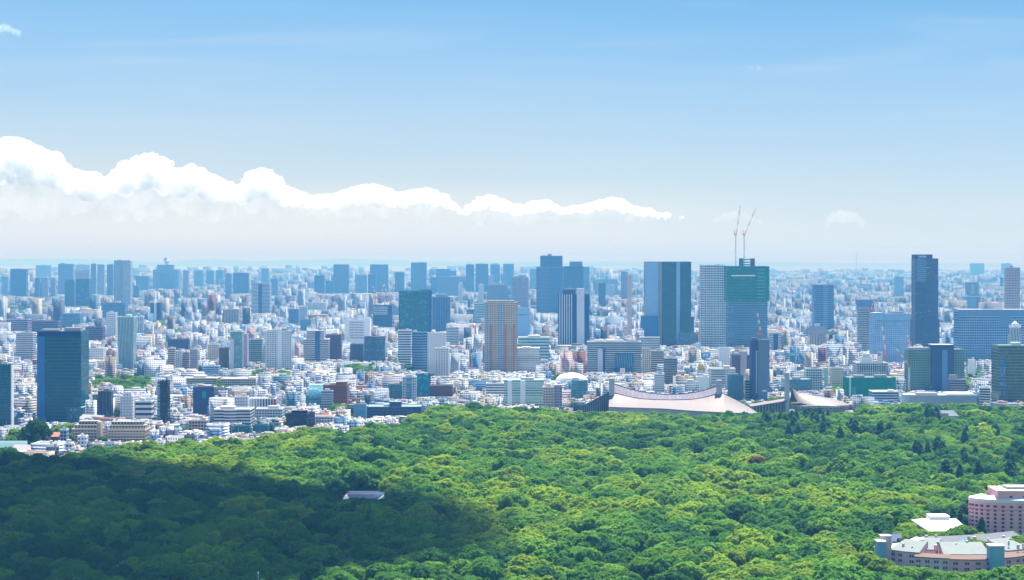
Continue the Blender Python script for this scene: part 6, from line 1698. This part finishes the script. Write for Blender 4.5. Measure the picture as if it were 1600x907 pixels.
for D0, D1, sp in bands_:
    Y = D0
    rown = 0
    while Y < D1:
        X = -SPAN * Y
        rown += 1
        while X < SPAN * Y:
            x, y = X + fr.uniform(-.25, .25) * sp, Y + fr.uniform(-.25, .25) * sp
            X += sp * fr.uniform(.9, 1.25)
            px = 800 + F * x / y
            if y < edge_D(px) + 14: continue
            if 1330 < px < 1610 and y < 2445: continue
            py = HZ + F * H / y
            dist = noise.noise(Vector((x / 420, y / 420, 2.2)))
            yaw = 0.5 * noise.noise(Vector((x / 600, y / 600, 7.7))) * 1.6
            # streets: gaps in the block pattern
            if (rown % 5 == 0 and noise.noise(Vector((x / 200, Y / 60, 3.3))) > -.1) or fr.random() < .06: continue
            if in_green(px, py - 1):
                continue
            u = fr.random()
            east_ = px > 1200
            if y < 3000: h = fr.uniform(6, 11) if u < .58 else fr.uniform(11, 20) if u < .90 else fr.uniform(20, 34)
            elif y < 5200: h = fr.uniform(7, 13) if u < .58 else fr.uniform(13, 28) if u < .90 else fr.uniform(28, 52)
            elif y < 11000: h = fr.uniform(8, 16) if u < .55 else fr.uniform(16, 40) if u < .90 else fr.uniform(40, 70 if not east_ else 52) if u < .985 else fr.uniform(70, 105 if px < 950 else 60)
            else: h = fr.uniform(8, 22) if u < .72 else fr.uniform(22, 55) if u < .965 else fr.uniform(55, 120 if px < 950 else 75)
            h *= 1 + .25 * dist
            if h > 20: w, d = sp * fr.uniform(.55, .95), sp * fr.uniform(.5, .9)
            else: w, d = sp * fr.uniform(.6, 1.12), sp * fr.uniform(.5, .95)
            if y > 5000 and h > 30: w *= .8
            hw = max(w, d) / 2 + 1
            if any(x + hw > f[0] and x - hw < f[1] and y + hw > f[2] and y - hw < f[3] for f in FOOT): continue
            lim = 1e9
            rp = hw * F / y
            for a, b_, yy, Dk in VIEW:
                if y < Dk and a - rp < px < b_ + rp: lim = min(lim, PZ(yy + 2, y))
            if h > lim:
                if lim < 4.5: continue
                h = lim * fr.uniform(.8, 1)
            if y < edge_D(px) + 45: h = min(h, 12)
            if any(abs(x - q[0]) < q[2] + hw * .6 and abs(y - q[1]) < q[3] + hw * .6 for q in bigs[-260:]): continue
            if fr.random() < (.10 if y < 5200 else .05):
                w, d = sp * fr.uniform(1.5, 2.7), sp * fr.uniform(.9, 1.5); h = min(h if h > 16 else fr.uniform(10, 26), lim, 16 if y < edge_D(px) + 60 else 99)
                hw2 = max(w, d) / 2 + 1
                if any(x + hw2 > f[0] and x - hw2 < f[1] and y + hw2 > f[2] and y - hw2 < f[3] for f in FOOT) or y < edge_D(px) + 30: w, d = sp * .8, sp * .7
                else: bigs.append((x, y, w / 2, d / 2))
            wc = pick(PAL, PW); rc = pick(RPAL, RWt)[0]
            if h > 16 and fr.random() < .3: wc = PAL[0]
            k = fr.uniform(.85, 1.08)
            wall = tuple(min(.8, c * k) for c in wc[0])
            slot = fr.choices((0, 1, 2), (5, 2.5, 3 if h > 11 else 1))[0]
            rec = dict(x=x, y=y, yaw=yaw + (0 if fr.random() < .8 else .5), w=w, d=d, h=h, wall=wall, cname=wc[2], roof=rc, slot=slot, px=px, sp=sp)
            if y > 4200:                                    # distance haze painted into the colours: walls dimmer and bluer, most roofs dimmed
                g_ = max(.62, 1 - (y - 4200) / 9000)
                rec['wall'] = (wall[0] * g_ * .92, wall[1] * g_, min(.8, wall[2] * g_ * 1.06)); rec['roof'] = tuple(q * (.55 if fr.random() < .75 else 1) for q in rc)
            small.append(rec); nb += 1
        Y += sp * fr.uniform(.95, 1.05)
# the buildings that show largest become things of their own
cand = [r_ for r_ in small if 2 < r_['px'] < 1598 and r_['y'] < 5200]
cand.sort(key=lambda r_: r_['y'] / max(4, min(r_['h'], 30)) ** .35)
low = [r_ for r_ in cand if r_['h'] <= 12 and r_['y'] < 3400][:290]
tall = [r_ for r_ in cand if r_['h'] > 12][:150]
used = set(o.get('label') for o in bpy.data.objects if o.get('label'))
HOUSE_F = ('flat roof', 'rooftop hut', 'roof tank', 'gabled roof', 'two rooftop boxes', 'roof terrace wall')
TALL_F = ('bare flat roof', 'rooftop stair hut', 'round roof tank', 'two rooftop boxes', 'roof railing wall', 'rooftop mast')
own = set()
def make_small(r_, tallb):
    feats = list(TALL_F if tallb else HOUSE_F); fr.shuffle(feats)
    near = sorted(LAND, key=lambda L: abs(L[0] - r_['px']) + abs(L[1] - r_['y']) * .06)[:7]
    kind = 'apartment_house' if tallb and r_['slot'] == 2 else 'office_house' if tallb else 'house'
    word = {'apartment_house': 'apartment block', 'office_house': 'office block', 'house': 'house'}[kind]
    lab = ft = None
    for sz in (('narrow ' if r_['w'] < r_['sp'] * .75 else 'wide '), 'plain '):
        for L in near:
            inx = abs(r_['px'] - L[0]) < L[2] + 4
            rel = ('just behind ' if r_['y'] > L[1] else 'just in front of ') if inx else ('left of ' if r_['px'] < L[0] else 'right of ')
            for f_ in feats:
                if f_ == 'gabled roof' and r_['h'] > 10: continue
                t = '%s%s %s with %s %s%s' % (sz, r_['cname'], word, f_, rel, L[3])
                if t not in used and len(t.replace('-', '').split()) <= 16: lab, ft = t, f_; break
            if lab: break
        if lab: break
    if not lab: return False
    used.add(lab)
    root = empty(kind, (r_['x'], r_['y'], 0), r_['yaw'])
    w, d, h = r_['w'], r_['d'], r_['h']
    bay = 2.6 if r_['slot'] != 1 else 3.2
    me = boxes_mesh('wall', [(0, 0, 0, 0, 0, w, d, 0, h, bay, 3.1, *r_['wall'], *r_['roof'], r_['slot'])], CITY_MATS)
    o = bpy.data.objects.new('wall', me); COL.objects.link(o); o.parent = root
    def part(nm, rows, slot=3):
        me = boxes_mesh(nm, [(0, 0, 0, *q, 3, 3, *c, *c2, slot) for q, c, c2 in rows], CITY_MATS)
        o = bpy.data.objects.new(nm, me); COL.objects.link(o); o.parent = root
    lt = tuple(min(.8, c * 1.05 + .05) for c in r_['wall'])
    t = .35
    if ft != 'gabled roof':
        ph = 1.1 if 'wall' in ft else .6
        part('parapet', [((0, -d / 2 + t / 2 - .06, w + .1, t, h - .25, h + ph), lt, lt), ((0, d / 2 - t / 2 + .06, w + .1, t, h - .25, h + ph), lt, lt), ((-w / 2 + t / 2 - .06, 0, t, d - 2 * t + .1, h - .25, h + ph - .01), lt, lt), ((w / 2 - t / 2 + .06, 0, t, d - 2 * t + .1, h - .25, h + ph - .01), lt, lt)])
    a, b_ = fr.uniform(-.22, .22) * w, fr.uniform(-.1, .25) * d
    grey = (.5, .5, .5)
    if 'hut' in ft: part('stair_hut', [((a, b_, w * .3, d * .35, h, h + 2.7), r_['wall'], (.6, .6, .58))])
    elif 'boxes' in ft:
        part('roof_box', [((-w * .22, b_, w * .26, d * .3, h, h + 2.2), r_['wall'], (.6, .6, .58))]); part('roof_box', [((w * .22, b_ * .5, w * .2, d * .4, h, h + 3.0), lt, (.6, .6, .58))])
    elif 'tank' in ft:
        m_ = MB(); m_.prism([(a + 1.5 * math.cos(i * math.pi / 5), b_ + 1.5 * math.sin(i * math.pi / 5)) for i in range(10)], h + .8, h + 3.4); m_.build('water_tank', plain('tank cream', (.68, .66, .6)), root)
        m_ = MB(); m_.box(a - .9, a + .9, b_ - .9, b_ + .9, h, h + .8); m_.build('tank_stand', M_METAL, root)
    elif 'mast' in ft:
        m_ = MB(); m_.bar((a, b_, h), (a, b_, h + 9), .25, .12); m_.build('mast', M_METAL, root)
    elif 'gabled' in ft:
        m_ = MB(); o_ = .5; g = min(w, d) * .32
        m_.face([(-w / 2 - o_, -d / 2 - o_, h), (w / 2 + o_, -d / 2 - o_, h), (w / 2 + o_, 0, h + g), (-w / 2 - o_, 0, h + g)]); m_.face([(w / 2 + o_, d / 2 + o_, h), (-w / 2 - o_, d / 2 + o_, h), (-w / 2 - o_, 0, h + g), (w / 2 + o_, 0, h + g)])
        m_.face([(w / 2, -d / 2, h), (w / 2, d / 2, h), (w / 2, 0, h + g - .1)]); m_.face([(-w / 2, d / 2, h), (-w / 2, -d / 2, h), (-w / 2, 0, h + g - .1)])
        c = fr.choice((ROOF['dark'], ROOF['grey'], ROOF['red'], ROOF['light'], ROOF['green'])); m_.build('gabled_roof', c, root)
    if 'terrace' in ft: part('pergola', [((a, -d * .2, w * .4, d * .25, h, h + 2.3), (.4, .4, .4), (.3, .34, .2))])
    tag(root, lab, 'house' if not tallb else 'apartments' if kind == 'apartment_house' else 'office', 'small houses behind the park' if not tallb else 'mid-rise blocks between the landmarks')
    return True
for r_ in low:
    if make_small(r_, False): own.add(id(r_))
for r_ in tall:
    if make_small(r_, True): own.add(id(r_))
for r_ in small:
    if id(r_) in own: continue
    fhs = 3.2 if r_['y'] < 6000 else 4.5 if r_['y'] < 11000 else 7
    bay = 2.8 if r_['y'] < 6000 else 5 if r_['y'] < 11000 else 9
    h = r_['h']
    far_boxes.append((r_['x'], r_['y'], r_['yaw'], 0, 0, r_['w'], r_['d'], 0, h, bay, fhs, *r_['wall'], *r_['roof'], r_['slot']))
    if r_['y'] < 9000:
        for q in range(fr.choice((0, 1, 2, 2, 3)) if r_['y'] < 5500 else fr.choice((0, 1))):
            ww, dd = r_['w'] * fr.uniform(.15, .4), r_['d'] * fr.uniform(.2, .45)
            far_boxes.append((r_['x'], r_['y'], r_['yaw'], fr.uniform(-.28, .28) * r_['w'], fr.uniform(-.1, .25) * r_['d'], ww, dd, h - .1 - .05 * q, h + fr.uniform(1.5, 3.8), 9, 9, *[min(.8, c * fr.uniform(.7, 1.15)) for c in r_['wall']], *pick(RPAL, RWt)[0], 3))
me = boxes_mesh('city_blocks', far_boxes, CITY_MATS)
o = bpy.data.objects.new('city_blocks', me); COL.objects.link(o)
tag(o, 'countless small houses and blocks of the city reaching to the horizon', 'city', kind='stuff')
# town trees: parks, cemeteries and planted gardens between the houses
rows = []
for a, b_, c, d, D in GREEN:
    for i in range(int((b_ - a) * 2.6) + 6):
        px = fr.uniform(a, b_); py = fr.uniform(c, d)
        y = F * H / (max(py + 2, 420) - HZ)
        y = min(max(y, edge_D(px) + 5), 9500)
        x = PX(px, y); h = fr.uniform(8, 15); R = fr.uniform(5, 9) * (1 if y < 4500 else 1.6)
        if any(f[0] + 4 < x < f[1] - 4 and f[2] + 6 < y < f[3] - 6 for f in FOOT): continue
        lim = 99
        for e, g, yy, Dk in VIEW:
            if y < Dk and e - 2 < px < g + 2: lim = min(lim, PZ(yy, y))
        if lim < 5: continue
        h = min(h, lim)
        v = fr.randrange(NV); rows.append((x, y, h - R * (.62 * FLAT[v] + .2), v * 4 + fr.choice((0, 1, 1, 2, 2, 3)), fr.uniform(0, 6.28), R, R, R))
for i in range(7500):
    y = 2000 + 7000 * fr.random() ** 1.6; x = fr.uniform(-.3, .3) * y; px = 800 + F * x / y
    if y < edge_D(px) + 10 or (1330 < px and y < 2450): continue
    if any(f[0] < x < f[1] and f[2] < y < f[3] for f in FOOT): continue
    h = fr.uniform(6, 11); R = fr.uniform(3.5, 6.5)
    lim = 99
    for e, g, yy, Dk in VIEW:
        if y < Dk and e - 2 < px < g + 2: lim = min(lim, PZ(yy, y))
    if lim < 6: continue
    h = min(h, lim)
    v = fr.randrange(NV); rows.append((x, y, h - R * (.62 * FLAT[v] + .2), v * 4 + fr.choice((0, 1, 1, 2)), fr.uniform(0, 6.28), R, R, R))
scatter('town_trees', rows, NG_TREES, 'green treetops of gardens and parks scattered through the city', 'trees')
